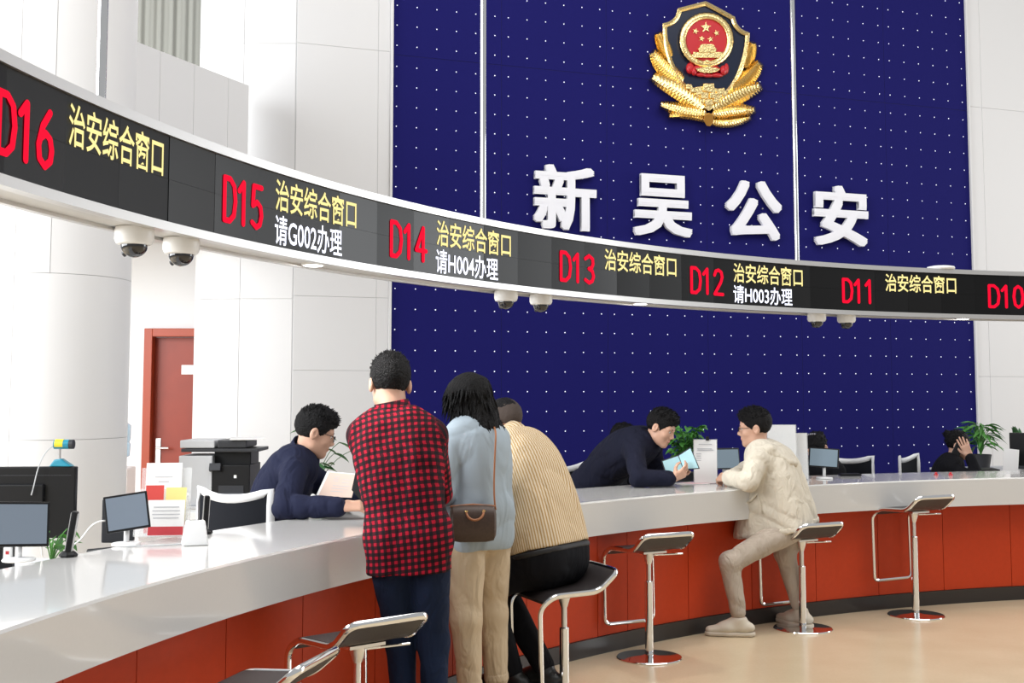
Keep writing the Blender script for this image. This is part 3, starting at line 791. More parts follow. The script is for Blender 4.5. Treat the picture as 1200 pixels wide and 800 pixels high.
# ------------------------------------------------------------------ figures: smooth implicit bodies polygonised on a grid
class SDF:
    def __init__(self, vox): self.vox = vox; self.p = []
    def add(self, kind, k, *a): self.p.append((kind, k, a)); return self
    # round cone a->b, optional flattening: squash along axis n by factor q
    def cone(self, a, b, ra, rb, k=0.02, n=None, q=1.0): return self.add('cone', k, np.array(a, float), np.array(b, float), ra, rb, None if n is None else np.array(Vector(n).normalized(), float), q)
    def ell(self, c, r, M=None, k=0.02): return self.add('ell', k, np.array(c, float), np.array(r, float), np.eye(3) if M is None else np.array(M, float))
    def cut_ell(self, c, r, M=None, k=0.01): return self.add('cutell', k, np.array(c, float), np.array(r, float), np.eye(3) if M is None else np.array(M, float))
    def cut_plane(self, p, n, k=0.004): return self.add('plane', k, np.array(p, float), np.array(Vector(n).normalized(), float))  # keeps the side away from n
    def chain(self, pts, rads, k=0.02, n=None, q=1.0):
        for i in range(len(pts) - 1): self.cone(pts[i], pts[i + 1], rads[i], rads[i + 1], k, n, q)
        return self
    def bounds(self):
        lo = np.full(3, 1e9); hi = -lo
        for kind, k, a in self.p:
            if kind == 'cone': r = max(a[2], a[3]) + 0.03; l, h = np.minimum(a[0], a[1]) - r, np.maximum(a[0], a[1]) + r
            elif kind == 'ell': r = a[1].max() + 0.03; l, h = a[0] - r, a[0] + r
            else: continue
            lo = np.minimum(lo, l); hi = np.maximum(hi, h)
        return lo, hi
    def mesh(self, disp=None):
        v = self.vox; lo, hi = self.bounds(); n = np.ceil((hi - lo) / v).astype(int) + 1
        ax = [lo[i] + v * np.arange(n[i]) for i in range(3)]
        G = np.full(n, 0.5, np.float32)
        for kind, k, a in self.p:
            if kind in ('cone', 'ell', 'cutell'):
                if kind == 'cone': r = max(a[2], a[3]); l, h = np.minimum(a[0], a[1]) - r, np.maximum(a[0], a[1]) + r
                else: r = a[1].max(); l, h = a[0] - r, a[0] + r
                m = k + 3 * v + 0.01; i0 = np.maximum(0, ((l - m - lo) / v).astype(int)); i1 = np.minimum(n, ((h + m - lo) / v).astype(int) + 2)
            else: i0, i1 = np.zeros(3, int), n
            if np.any(i1 <= i0): continue
            sl = tuple(slice(i0[i], i1[i]) for i in range(3))
            X = np.stack(np.meshgrid(*[ax[i][sl[i]] for i in range(3)], indexing='ij'), -1)
            if kind == 'cone':
                A, B, ra, rb, nn, q = a
                Y = X - A; D = B - A
                if nn is not None:
                    s = 1.0 / q - 1.0
                    Y = Y + (Y @ nn)[..., None] * nn * s; D = D + (D @ nn) * nn * s
                t = np.clip((Y @ D) / max(D @ D, 1e-12), 0, 1)
                d = np.sqrt(((Y - t[..., None] * D) ** 2).sum(-1)) - (ra + (rb - ra) * t)
                if nn is not None: d = d * min(1.0, (1 + q) / 2)
            elif kind in ('ell', 'cutell'):
                c, r, M = a; Y = (X - c) @ M          # M columns: local axes
                k0 = np.sqrt(((Y / r) ** 2).sum(-1)); k1 = np.sqrt(((Y / (r * r)) ** 2).sum(-1)) + 1e-9
                d = k0 * (k0 - 1.0) / k1
            else: d = (X - a[0]) @ a[1]
            g = G[sl]
            if kind in ('cone', 'ell'):
                hh = np.maximum(k - np.abs(g - d), 0) / max(k, 1e-6); G[sl] = np.minimum(g, d) - hh * hh * k * 0.25
            else:
                d2 = -d if kind == 'cutell' else d
                hh = np.maximum(k - np.abs(g - d2), 0) / max(k, 1e-6); G[sl] = np.maximum(g, d2) + hh * hh * k * 0.25
        if disp is not None:
            band = np.abs(G) < 0.03
            idx = np.argwhere(band); P = lo + idx * v
            G[band] += disp(P).astype(np.float32)
        return surface_nets(G, lo, v)
def surface_nets(G, lo, v):
    n = np.array(G.shape); S = G < 0
    acc = np.zeros(tuple(n - 1) + (3,), np.float32); cnt = np.zeros(tuple(n - 1), np.uint8)
    C8 = sum(S[i:n[0] - 1 + i, j:n[1] - 1 + j, k:n[2] - 1 + k].astype(np.uint8) for i in (0, 1) for j in (0, 1) for k in (0, 1))
    cells = np.argwhere((C8 > 0) & (C8 < 8)); num = len(cells)
    ids = np.full(tuple(n - 1), -1, np.int64); ids[tuple(cells.T)] = np.arange(num)
    pos = np.zeros((num, 3)); cnt = np.zeros(num)
    for axis in range(3):
        o1, o2 = [(1, 2), (0, 2), (0, 1)][axis]
        for a in (0, 1):
            for b in (0, 1):
                off = np.zeros(3, int); off[o1] = a; off[o2] = b
                p0 = cells + off; p1 = p0.copy(); p1[:, axis] += 1
                g0 = G[tuple(p0.T)]; g1 = G[tuple(p1.T)]; m = (g0 < 0) != (g1 < 0)
                t = g0[m] / (g0[m] - g1[m]); q = p0[m].astype(float); q[:, axis] += t
                pos[m] += q; cnt[m] += 1
    V = lo + v * (pos / cnt[:, None])
    quads = []
    for axis in range(3):
        o1, o2 = [(1, 2), (2, 0), (0, 1)][axis]
        sl0 = [slice(None)] * 3; sl1 = [slice(None)] * 3; sl0[axis] = slice(0, -1); sl1[axis] = slice(1, None)
        ch = S[tuple(sl0)] != S[tuple(sl1)]
        e = np.argwhere(ch)
        e = e[(e[:, o1] > 0) & (e[:, o2] > 0) & (e[:, o1] < n[o1] - 1) & (e[:, o2] < n[o2] - 1)]
        ins = S[tuple(e.T)]
        def cid(d1, d2):
            q = e.copy(); q[:, o1] -= d1; q[:, o2] -= d2; return ids[tuple(q.T)]
        Q = np.stack([cid(1, 1), cid(0, 1), cid(0, 0), cid(1, 0)], 1)
        Q[~ins] = Q[~ins][:, ::-1]
        quads.append(Q)
    return V, np.concatenate(quads)
def np_mesh(name, V, Q, material, parent, extra=None, origin=None):
    if extra:
        Vs, Qs = [V], [Q]; o = len(V)
        for v2, q2 in extra: Vs.append(v2); Qs.append(q2 + o); o += len(v2)
        V, Q = np.concatenate(Vs), np.concatenate(Qs)
    if origin is not None: V = V - np.array(origin)
    me = bpy.data.meshes.new(name)
    me.vertices.add(len(V)); me.vertices.foreach_set('co', V.astype('f').ravel())
    me.loops.add(len(Q) * 4); me.loops.foreach_set('vertex_index', Q.astype('i').ravel())
    me.polygons.add(len(Q)); me.polygons.foreach_set('loop_start', np.arange(0, len(Q) * 4, 4, dtype='i'))
    try: me.polygons.foreach_set('loop_total', np.full(len(Q), 4, 'i'))
    except Exception: pass
    me.update(calc_edges=True)
    me.polygons.foreach_set('use_smooth', np.ones(len(Q), bool))
    me.materials.append(material)
    return link(name, me, parent)
def pattern_attr(o, uv):
    at = o.data.attributes.new('weave', 'FLOAT_VECTOR', 'POINT'); d = np.zeros((len(uv), 3), 'f'); d[:, :2] = uv
    at.data.foreach_set('vector', d.ravel())

# ---- cloth materials
def cloth(name, color, rough=0.85, fold=0.5, fscale=9.0, weave=0.15, spec=0.2, c2=None):
    if name in MATS: return MATS[name]
    m = bpy.data.materials.new(name); m.use_nodes = True; nt = m.node_tree; b = nt.nodes['Principled BSDF']
    b.inputs['Base Color'].default_value = (*color, 1); b.inputs['Roughness'].default_value = rough; b.inputs['Specular IOR Level'].default_value = spec
    tc = nt.nodes.new('ShaderNodeTexCoord'); mp = nt.nodes.new('ShaderNodeMapping'); mp.inputs['Scale'].default_value = (1, 1, 0.45)
    mp.inputs['Rotation'].default_value = (0.5, 0.35, 0.2)
    nt.links.new(tc.outputs['Object'], mp.inputs['Vector'])
    n1 = nt.nodes.new('ShaderNodeTexNoise'); n1.inputs['Scale'].default_value = fscale; n1.inputs['Detail'].default_value = 2.5; n1.inputs['Distortion'].default_value = 0.8
    n2 = nt.nodes.new('ShaderNodeTexNoise'); n2.inputs['Scale'].default_value = 260
    nt.links.new(mp.outputs[0], n1.inputs['Vector']); nt.links.new(tc.outputs['Object'], n2.inputs['Vector'])
    b1 = nt.nodes.new('ShaderNodeBump'); b1.inputs['Strength'].default_value = fold; b1.inputs['Distance'].default_value = 0.05
    b2 = nt.nodes.new('ShaderNodeBump'); b2.inputs['Strength'].default_value = weave; b2.inputs['Distance'].default_value = 0.004
    nt.links.new(n1.outputs['Fac'], b1.inputs['Height']); nt.links.new(n2.outputs['Fac'], b2.inputs['Height'])
    nt.links.new(b1.outputs[0], b2.inputs['Normal']); nt.links.new(b2.outputs[0], b.inputs['Normal'])
    MATS[name] = m; return m
def weave_nodes(m):
    nt = m.node_tree; at = nt.nodes.new('ShaderNodeAttribute'); at.attribute_name = 'weave'
    sp = nt.nodes.new('ShaderNodeSeparateXYZ'); nt.links.new(at.outputs['Vector'], sp.inputs[0]); return nt, sp
def stripe(nt, sock, period, duty):
    d = nt.nodes.new('ShaderNodeMath'); d.operation = 'DIVIDE'; d.inputs[1].default_value = period; nt.links.new(sock, d.inputs[0])
    f = nt.nodes.new('ShaderNodeMath'); f.operation = 'FRACT'; nt.links.new(d.outputs[0], f.inputs[0])
    l = nt.nodes.new('ShaderNodeMath'); l.operation = 'LESS_THAN'; l.inputs[1].default_value = duty; nt.links.new(f.outputs[0], l.inputs[0]); return l.outputs[0]
def plaid_material():
    m = cloth('red_black_plaid', (0.42, 0.012, 0.03), fold=0.55); nt, sp = weave_nodes(m)
    a = stripe(nt, sp.outputs[0], 0.0275, 0.52); b = stripe(nt, sp.outputs[1], 0.0275, 0.52)
    ad = nt.nodes.new('ShaderNodeMath'); ad.operation = 'ADD'; nt.links.new(a, ad.inputs[0]); nt.links.new(b, ad.inputs[1])
    hf = nt.nodes.new('ShaderNodeMath'); hf.operation = 'MULTIPLY'; hf.inputs[1].default_value = 0.5; nt.links.new(ad.outputs[0], hf.inputs[0])
    cr = nt.nodes.new('ShaderNodeValToRGB'); cr.color_ramp.interpolation = 'CONSTANT'
    e = cr.color_ramp.elements; e[0].position = 0; e[0].color = (0.36, 0.006, 0.024, 1); e[1].position = 0.75; e[1].color = (0.006, 0.004, 0.006, 1)
    k = e.new(0.25); k.color = (0.048, 0.003, 0.008, 1)
    nt.links.new(hf.outputs[0], cr.inputs[0]); nt.links.new(cr.outputs[0], nt.nodes['Principled BSDF'].inputs['Base Color']); return m
def stripe_material():
    m = cloth('tan_white_stripes', (0.7, 0.5, 0.3), fold=0.5); nt, sp = weave_nodes(m)
    a = stripe(nt, sp.outputs[0], 0.0175, 0.45)
    mx = nt.nodes.new('ShaderNodeMix'); mx.data_type = 'RGBA'; mx.inputs[6].default_value = (0.66, 0.55, 0.40, 1); mx.inputs[7].default_value = (0.43, 0.27, 0.11, 1)
    nt.links.new(a, mx.inputs[0]); nt.links.new(mx.outputs[2], nt.nodes['Principled BSDF'].inputs['Base Color']); return m
SKIN = mat('skin', (0.56, 0.33, 0.235), 0.5, spec=0.35)
SKIN2 = mat('skin_tan', (0.45, 0.24, 0.16), 0.5, spec=0.35)
HAIR = mat('black_hair', (0.0035, 0.003, 0.0035), 0.55, spec=0.18, bump=0.6, bscale=160)
HAIR_F = mat('cropped_hair', (0.055, 0.036, 0.028), 0.7, bump=0.5, bscale=320)
EYEW = mat('eye_white', (0.75, 0.72, 0.70), 0.3)
EYED = mat('eye_dark', (0.015, 0.010, 0.008), 0.2)
LIP = mat('lips', (0.42, 0.17, 0.14), 0.5)
BROW = mat('eyebrow', (0.012, 0.010, 0.010), 0.8)

def frame_from(f, up):
    f = Vector(f).normalized(); r = f.cross(Vector(up)).normalized(); u = r.cross(f).normalized(); return r, f, u
def noise_disp(amp, s, seed=0):
    def fn(P):
        a = np.sin(P[:, 0] * s + 1.3 * seed + 2.1 * np.sin(P[:, 2] * s * 0.7)) * np.sin(P[:, 1] * s * 1.1 + seed) * np.cos(P[:, 2] * s * 0.9 + 0.7 * seed + 1.7 * np.sin(P[:, 0] * s * 0.6))
        return amp * a
    return fn

def fold_disp(amp, s, seed=0):
    rng = np.random.RandomState(seed * 7 + 3); D = rng.normal(size=(4, 3)); D /= np.linalg.norm(D, axis=1)[:, None]; ph = rng.uniform(0, 6.28, 4)
    def fn(P):
        w = np.sin(P @ D[0] * s * 0.45 + ph[0]) * 1.3 + np.sin(P @ D[1] * s * 0.7 + ph[1]) * 0.7
        a = np.abs(np.sin(P @ (D[2] * 0.8 + np.array([0, 0, 0.5])) * s * 0.55 + w + ph[2])); b = np.abs(np.sin(P @ (D[3] * 0.9 - np.array([0, 0, 0.3])) * s * 0.8 + 1.2 * w + ph[3]))
        m = 0.5 + 0.5 * np.sin(P @ D[1] * s * 0.33 + ph[3])
        return amp * (m * (1 - 1.8 * a ** 0.6) + (1 - m) * 0.8 * (1 - 1.8 * b ** 0.6))
    return fn
def head_sdf(S, c, f, up, female=False, s=1.0, ears=True):
    r, f, u = frame_from(f, up); M = np.array([list(r), list(f), list(u)]).T
    def L(x, y, z): return Vector(c) + (r * x + f * y + u * z) * s
    S.ell(L(0, -0.012, 0.032), (0.077 * s, 0.096 * s, 0.088 * s), M, 0.01)
    S.ell(L(0, 0.022, -0.030), (0.066 * s, 0.072 * s, 0.088 * s), M, 0.03)
    S.cone(L(-0.045, 0.005, -0.070), L(-0.012, 0.066, -0.100), 0.020 * s, 0.016 * s, 0.03)
    S.cone(L(0.045, 0.005, -0.070), L(0.012, 0.066, -0.100), 0.020 * s, 0.016 * s, 0.03)
    S.ell(L(0, 0.070, -0.098), (0.020 * s, 0.016 * s, 0.016 * s), M, 0.02)
    S.cone(L(0, 0.086, 0.006), L(0, 0.104, -0.030), 0.007 * s, 0.011 * s, 0.012)
    S.cone(L(-0.011, 0.094, -0.036), L(0.011, 0.094, -0.036), 0.009 * s, 0.009 * s, 0.008)
    S.cone(L(-0.045, 0.070, 0.020), L(0.045, 0.070, 0.020), 0.014 * s, 0.014 * s, 0.02)
    for sx in (-1, 1):
        S.cut_ell(L(sx * 0.032, 0.094, 0.0), (0.017 * s, 0.014 * s, 0.011 * s), M, 0.012)
        S.ell(L(sx * 0.042, 0.058, -0.030), (0.022 * s, 0.020 * s, 0.020 * s), M, 0.02)
        if ears:
            S.ell(L(sx * 0.082, -0.014, -0.012), (0.012 * s, 0.021 * s, 0.033 * s), M, 0.006)
            S.cut_ell(L(sx * 0.094, -0.006, -0.008), (0.008 * s, 0.011 * s, 0.018 * s), M, 0.004)
    S.ell(L(0, 0.086, -0.060), (0.024 * s, 0.010 * s, 0.008 * s), M, 0.008)
    S.ell(L(0, 0.084, -0.072), (0.020 * s, 0.010 * s, 0.008 * s), M, 0.008)
    return L, M
def face_parts(root, L, M, s, brows=True):
    def ellm(c, r, name, material, n=12):
        V = []; Fc = []
        for i in range(n + 1):
            a = math.pi * i / n
            for k in range(n):
                b = 2 * math.pi * k / n
                v = Vector((r[0] * math.sin(a) * math.cos(b), r[1] * math.sin(a) * math.sin(b), r[2] * math.cos(a)))
                V.append(Vector(c) + Vector(M @ np.array(v)))
        for i in range(n):
            for k in range(n): Fc.append((i * n + k, i * n + (k + 1) % n, (i + 1) * n + (k + 1) % n, (i + 1) * n + k))
        return MB().add(V, Fc).build(name, material, root, smooth=True)
    for sx in (-1, 1):
        e = ellm(L(sx * 0.032, 0.0735, 0.0), (0.0135 * s, 0.0125 * s, 0.0085 * s), 'eye', EYEW)
        i = ellm(L(sx * 0.032, 0.082, -0.001), (0.006 * s, 0.0052 * s, 0.0058 * s), 'iris', EYED, 8); i.parent = e
        MB().sweep([L(sx * 0.014, 0.089, 0.018), L(sx * 0.030, 0.088, 0.023), L(sx * 0.050, 0.074, 0.018)], [0.003 * s, 0.004 * s, 0.002 * s], 6).build('eyebrow', BROW, root)
    ellm(L(0, 0.0905, -0.066), (0.022 * s, 0.0075 * s, 0.0075 * s), 'lips', LIP)

def hand_sdf(wrist, d, n, side, curl=0.5, spread=0.12, s=1.0, thumb=0.5, pinch=False, vox=0.0036):
    """wrist point, finger direction d, palm normal n (palm faces n); side=+1: thumb on d x n"""
    S = SDF(vox); d = Vector(d).normalized(); n = Vector(n); n = (n - d * n.dot(d)).normalized(); l = d.cross(n).normalized() * side
    w = Vector(wrist)
    S.cone(w - d * 0.05 * s, w + d * 0.012 * s, 0.027 * s, 0.026 * s, 0.01, n, 0.75)
    for q in (-0.026, -0.009, 0.009, 0.026):
        S.cone(w + d * 0.015 * s + l * q * 0.75 * s, w + d * 0.082 * s + l * q * 1.05 * s, 0.0145 * s, 0.0125 * s, 0.014, n, 0.85)
    lens = {0: (0.030, 0.020, 0.017), 1: (0.041, 0.026, 0.020), 2: (0.045, 0.029, 0.021), 3: (0.040, 0.025, 0.020)}
    for i, q in enumerate((-0.031, -0.0105, 0.0105, 0.031)):
        ang = 0.0; p = w + d * (0.085 if i in (1, 2) else 0.079) * s + l * q * s; dirv = (d + l * (q * spread * 30)).normalized()
        cl = curl * (1.0 + 0.12 * (1.5 - i)) if not (pinch and i == 3) else curl * 0.7
        r = 0.0088 * s if i else 0.0076 * s
        for j, seg in enumerate(lens[i]):
            ang += cl * (0.75, 0.85, 0.6)[j]
            dd = dirv * math.cos(ang) + n * math.sin(ang)
            q2 = p + dd * seg * s
            S.cone(p, q2, r, r * 0.92, 0.003); p = q2; r *= 0.92
    # thumb leaves the side of the palm near its base
    b = w + d * 0.028 * s + l * 0.026 * s; dv = (d * 0.62 + l * 0.62 + n * (0.25 + 0.5 * thumb)).normalized()
    m = b + dv * 0.040 * s; e = m + (dv * 0.75 + d * 0.45 - l * 0.25 * thumb + n * 0.25 * thumb).normalized() * 0.032 * s; t = e + (d * 0.8 - l * 0.45 * thumb + n * 0.25 * thumb + dv * 0.3).normalized() * 0.024 * s
    S.cone(b - dv * 0.01, m, 0.0155 * s, 0.0115 * s, 0.012); S.cone(m, e, 0.0112 * s, 0.0098 * s, 0.003); S.cone(e, t, 0.0098 * s, 0.0082 * s, 0.003)
    return S.mesh()

def torso_levels(J, n=11):
    """stations along the spine: centre, lateral axis, interpolation parameter"""
    P, Sp, N = Vector(J['pelvis']), Vector(J['spine']), Vector(J['neck'])
    ls = (Vector(J['shR']) - Vector(J['shL'])).normalized(); lp = Vector(J.get('hipax', ls)).normalized()
    out = []
    for i in range(n):
        t = i / (n - 1); c = P.lerp(Sp, t).lerp(Sp.lerp(N, t), t); out.append((c, lp.lerp(ls, t).normalized(), t))
    return out
def interp(t, tab):
    for (a, va), (b, vb) in zip(tab[:-1], tab[1:]):
        if t <= b: return va + (vb - va) * (t - a) / (b - a)
    return tab[-1][1]
def torso_sdf(S, J, hw, dp, off=0.0, t0=0.0, t1=1.0, k=0.05, n=11):
    for c, l, t in torso_levels(J, n):
        if t < t0 - 1e-6 or t > t1 + 1e-6: continue
        w, r = interp(t, hw), interp(t, dp)
        S.cone(c - l * max(0.001, w - r), c + l * max(0.001, w - r), r + off, r + off, k)
    return S
HW_M = [(0, 0.165), (0.25, 0.145), (0.5, 0.160), (0.75, 0.185), (0.90, 0.150), (1.0, 0.065)]
DP_M = [(0, 0.105), (0.25, 0.095), (0.5, 0.108), (0.75, 0.112), (0.90, 0.085), (1.0, 0.052)]

def tufts(parent, V, c, base, n, ln, rad, dirfn, seed, only=None):
    rng = random.Random(seed * 31 + 5); m = MB(); c = Vector(c)
    for i in range(n if not only else n * 2):
        p = Vector(V[rng.randrange(len(V))]); nn = (p - c).normalized()
        if only and nn.dot(only[0].normalized()) < only[1]: continue
        d = dirfn(nn) + Vector((rng.uniform(-.25, .25), rng.uniform(-.25, .25), rng.uniform(-.2, .2))); d.normalize()
        a = d.orthogonal().normalized(); b = d.cross(a); q = p - nn * 0.003 - base; L_ = rng.uniform(*ln); r_ = rad * rng.uniform(.7, 1.2)
        mid = q + d * L_ * 0.5 + nn * 0.002
        m.add([q + a * r_, q - a * r_ * .5 + b * r_ * .87, q - a * r_ * .5 - b * r_ * .87, mid + a * r_ * .8, mid - a * r_ * .4 + b * r_ * .7, mid - a * r_ * .4 - b * r_ * .7, q + d * L_],
              [(0, 1, 4, 3), (1, 2, 5, 4), (2, 0, 3, 5), (3, 4, 6), (4, 5, 6), (5, 3, 6)])
    o = m.build('hair_strands', HAIR, parent, smooth=True); o['kind'] = 'stuff'; return o
def V3(*a): return Vector(a)
def person(label, J, cfg):
    """J: joints in world space.  cfg: clothes, hair and proportions."""
    base = Vector(cfg['base']); root = thing('person', label, 'person', base)
    def fin(name, V, Q, m, extra=None, parent=None): return np_mesh(name, V, Q, m, parent or root, extra, origin=base)
    def shift(o): o.location = o.location - base; return o
    vx = cfg.get('vox', 0.0075); s = cfg.get('size', 1.0); skin = cfg.get('skin', SKIN)
    hw = [(t, w * cfg.get('wide', 1.0)) for t, w in cfg.get('hw', HW_M)]; dp = [(t, w * cfg.get('deep', 1.0)) for t, w in cfg.get('dp', DP_M)]
    hs = cfg.get('head', 1.0); arm = cfg.get('arm', 1.0); leg = cfg.get('leg', 1.0)
    # --- body: trunk and limbs, head with face, hands
    B = SDF(0.012)
    torso_sdf(B, J, hw, dp, -0.018)
    for sd in 'LR':
        B.chain([J['sh' + sd], J['el' + sd], J['wr' + sd]], [0.042 * arm, 0.034 * arm, 0.024 * arm], 0.03)
        B.chain([J['hip' + sd], J['kn' + sd], J['an' + sd]], [0.075 * leg, 0.048 * leg, 0.032 * leg], 0.04)
        B.cone(J['an' + sd], J['toe' + sd], 0.03, 0.022, 0.03)
    V0, Q0 = B.mesh()
    Hd = SDF(cfg.get('hvox', 0.0046))
    L, M = head_sdf(Hd, J['head'], J['face'], J.get('headup', (0, 0, 1)), s=hs, ears=cfg.get('ears', True))
    nk = cfg.get('neckr', 0.052)
    Hd.cone(L(0, -0.022, -0.055), Vector(J['neck']) - (Vector(J['head']) - Vector(J['neck'])) * 0.25, nk * 0.95, nk * 1.1, 0.03)
    ex = [Hd.mesh()]
    for sd in 'LR':
        h = J.get('hand' + sd)
        if h: ex.append(hand_sdf(J['wr' + sd], h['d'], h['n'], h['side'], h.get('curl', 0.5), h.get('spread', 0.1), s * 0.98, h.get('thumb', 0.5), h.get('pinch', False)))
    fin('body', V0, Q0, skin, ex)
    if cfg.get('face', True):
        before = set(COL.objects.keys()); face_parts(root, L, M, hs)
        for nm in set(COL.objects.keys()) - before:
            o = COL.objects[nm]
            if o.parent == root: o.location = -base
    # --- top garment
    tp = cfg['top']; off = tp.get('off', 0.012)
    S = SDF(vx); torso_sdf(S, J, [(t, w * tp.get('wide', 1.0)) for t, w in hw], [(t, w * tp.get('deep', 1.0)) for t, w in dp], off, tp.get('t0', 0.0), 1.0 if tp.get('neckcut') else 0.95, 0.05)
    for a, b, ra, rb in tp.get('extra', []): S.cone(a, b, ra, rb, 0.05)
    for sd in 'LR':
        sh, el, wr = (Vector(J[q + sd]) for q in ('sh', 'el', 'wr'))
        so = tp.get('sleeve', 0.014); N = Vector(J['neck'])
        S.cone(sh.lerp(N, 0.55) - Vector((0, 0, 0.012)), sh, 0.050 + off, 0.048 * arm + so, 0.05)
        S.cone(sh, el, 0.049 * arm + so, 0.041 * arm + so, tp.get('ksleeve', 0.014))
        we = wr + (el - wr).normalized() * tp.get('cuffback', 0.03)
        S.cone(el, we, 0.042 * arm + so, 0.031 * arm + so * 0.8, 0.010)
        if tp.get('cuff'): S.cone(we, we + (el - wr).normalized() * 0.025, 0.034 * arm + so * 0.8, 0.034 * arm + so * .8, 0.006)
    if tp.get('hem') is not None:
        hp, hn = tp['hem']; S.cut_plane(hp, hn)
    for c in tp.get('cuts', []): S.cut_plane(*c)
    disp = fold_disp(tp.get('fold', 0.004), tp.get('fscale', 34), tp.get('seed', 1))
    V, Q = S.mesh(disp)
    go = fin(tp['name'], V, Q, tp['mat'])
    if tp.get('pattern'):
        ls = Vector(J['shR']) - Vector(J['shL']); lat = np.array(ls.normalized()); upv = np.array((Vector(J['neck']) - Vector(J['pelvis'])).normalized())
        upv = upv - lat * (upv @ lat); upv /= np.linalg.norm(upv); fr = np.cross(upv, lat)
        rel = V - np.array(J['pelvis'])
        lv = torso_levels(J, 25); Cs = np.array([list(c) for c, _, _ in lv]); seg = np.concatenate([[0], np.cumsum(np.linalg.norm(np.diff(Cs, axis=0), axis=1))])
        d2 = ((V[:, None, :] - Cs[None]) ** 2).sum(-1); ni = d2.argmin(1); Tn = np.gradient(Cs, axis=0); Tn /= np.linalg.norm(Tn, axis=1)[:, None]
        rl = V - Cs[ni]; v = seg[ni] + (rl * Tn[ni]).sum(1); fr2 = np.cross(Tn[ni], lat); x = rl @ lat; y = (rl * fr2).sum(1)
        Rm = tp.get('pradius', 0.17); u = np.arctan2(x, np.abs(y) * tp.get('pflat', 1.5) + 1e-4) * Rm
        if tp.get('flatmap'): u = x
        uv = np.stack([u + 0.004, v], 1)
        for sd in 'LR':
            sh, el, wr = (np.array(Vector(J[q + sd])) for q in ('sh', 'el', 'wr'))
            dist = np.full(len(V), 9.0); uu_ = np.zeros(len(V)); vv_ = np.zeros(len(V))
            for a, b, base_l in ((sh, el, 0.0), (el, wr, np.linalg.norm(el - sh))):
                D = b - a; Ln = np.linalg.norm(D); D = D / Ln; t = np.clip((V - a) @ D, 0, Ln); q_ = V - a - t[:, None] * D; dd = np.linalg.norm(q_, axis=1)
                e1 = np.cross(D, lat); e1 /= np.linalg.norm(e1); e2 = np.cross(D, e1); m = dd < dist
                uu_ = np.where(m, np.arctan2(q_ @ e1, q_ @ e2) * 0.055, uu_); vv_ = np.where(m, base_l + t, vv_); dist = np.where(m, dd, dist)
            inarm = (dist < 0.049 * arm + tp.get('sleeve', 0.014) + 0.012) & (np.abs(x) > np.abs((sh - Cs[-4]) @ lat) * 0.86)
            uv[inarm] = np.stack([uu_, vv_], 1)[inarm]
        pattern_attr(go, uv)
    if tp.get('collar'):
        ch, cr = tp['collar']; N = Vector(J['neck']); ax = (L(0, -0.02, -0.06) - N).normalized(); rr, ff, uu = frame_from(J['face'] if not tp.get('cdir') else tp['cdir'], ax)
        ring_ = []; K = 26
        for lvl, (rad, hh) in enumerate(((cr + 0.022, -0.035), (cr + 0.012, ch * 0.35), (cr + 0.006, ch), (cr - 0.002, ch * 1.02), (cr - 0.004, 0.0))):
            for i in range(K):
                a = 2 * math.pi * i / K
                drop = max(0.0, math.cos(a)) ** 2 * ch * 0.8 * (1 if hh > 0 else 0)
                ring_.append(N + rr * (rad * 1.08 * math.sin(a)) + ff * (rad * math.cos(a)) + uu * (hh - drop))
        Fc = [(l * K + i, l * K + (i + 1) % K, (l + 1) * K + (i + 1) % K, (l + 1) * K + i) for l in range(4) for i in range(K)]
        co = MB().add([p - base for p in ring_], Fc).build('collar', tp['mat'], go, smooth=True)
        if tp.get('pattern'): pattern_attr(co, np.array([[(Vector(v.co) + base - Vector(J['pelvis'])).dot(Vector(lat)), (Vector(v.co) + base - Vector(J['pelvis'])).dot(Vector(upv))] for v in co.data.vertices]))
    # --- trousers
    bt = cfg.get('bottom')
    if bt:
        S = SDF(vx); torso_sdf(S, J, hw, dp, bt.get('off', 0.008), 0.0, bt.get('t1', 0.25), 0.04)
        ro = bt.get('loose', 0.016)
        for sd in 'LR':
            hp, kn, an = (Vector(J[q + sd]) for q in ('hip', 'kn', 'an'))
            S.cone(hp, kn, 0.082 * leg + ro, 0.054 * leg + ro, 0.035)
            end = an + (kn - an).normalized() * bt.get('short', 0.03)
            S.cone(kn, end, 0.055 * leg + ro, 0.040 * leg + ro * 0.9, 0.03)
        for p, nrm in bt.get('cuts', []): S.cut_plane(p, nrm)
        V, Q = S.mesh(fold_disp(bt.get('fold', 0.003), 34, bt.get('seed', 3))); tr = fin('trousers', V, Q, bt['mat'])
        if bt.get('cuff'):
            for sd in 'LR':
                kn, an = Vector(J['kn' + sd]), Vector(J['an' + sd]); d_ = (kn - an).normalized(); e_ = an + d_ * bt['short']; rr_ = 0.040 * leg + ro * 0.9 + 0.004
                S = SDF(vx); S.cone(e_, e_ + d_ * 0.02, rr_, rr_, 0.004); S.cut_plane(e_ - d_ * 0.012, -d_); S.cut_plane(e_ + d_ * 0.03, d_)
                V, Q = S.mesh(); fin('trouser_cuff', V, Q, bt['mat'], parent=tr)
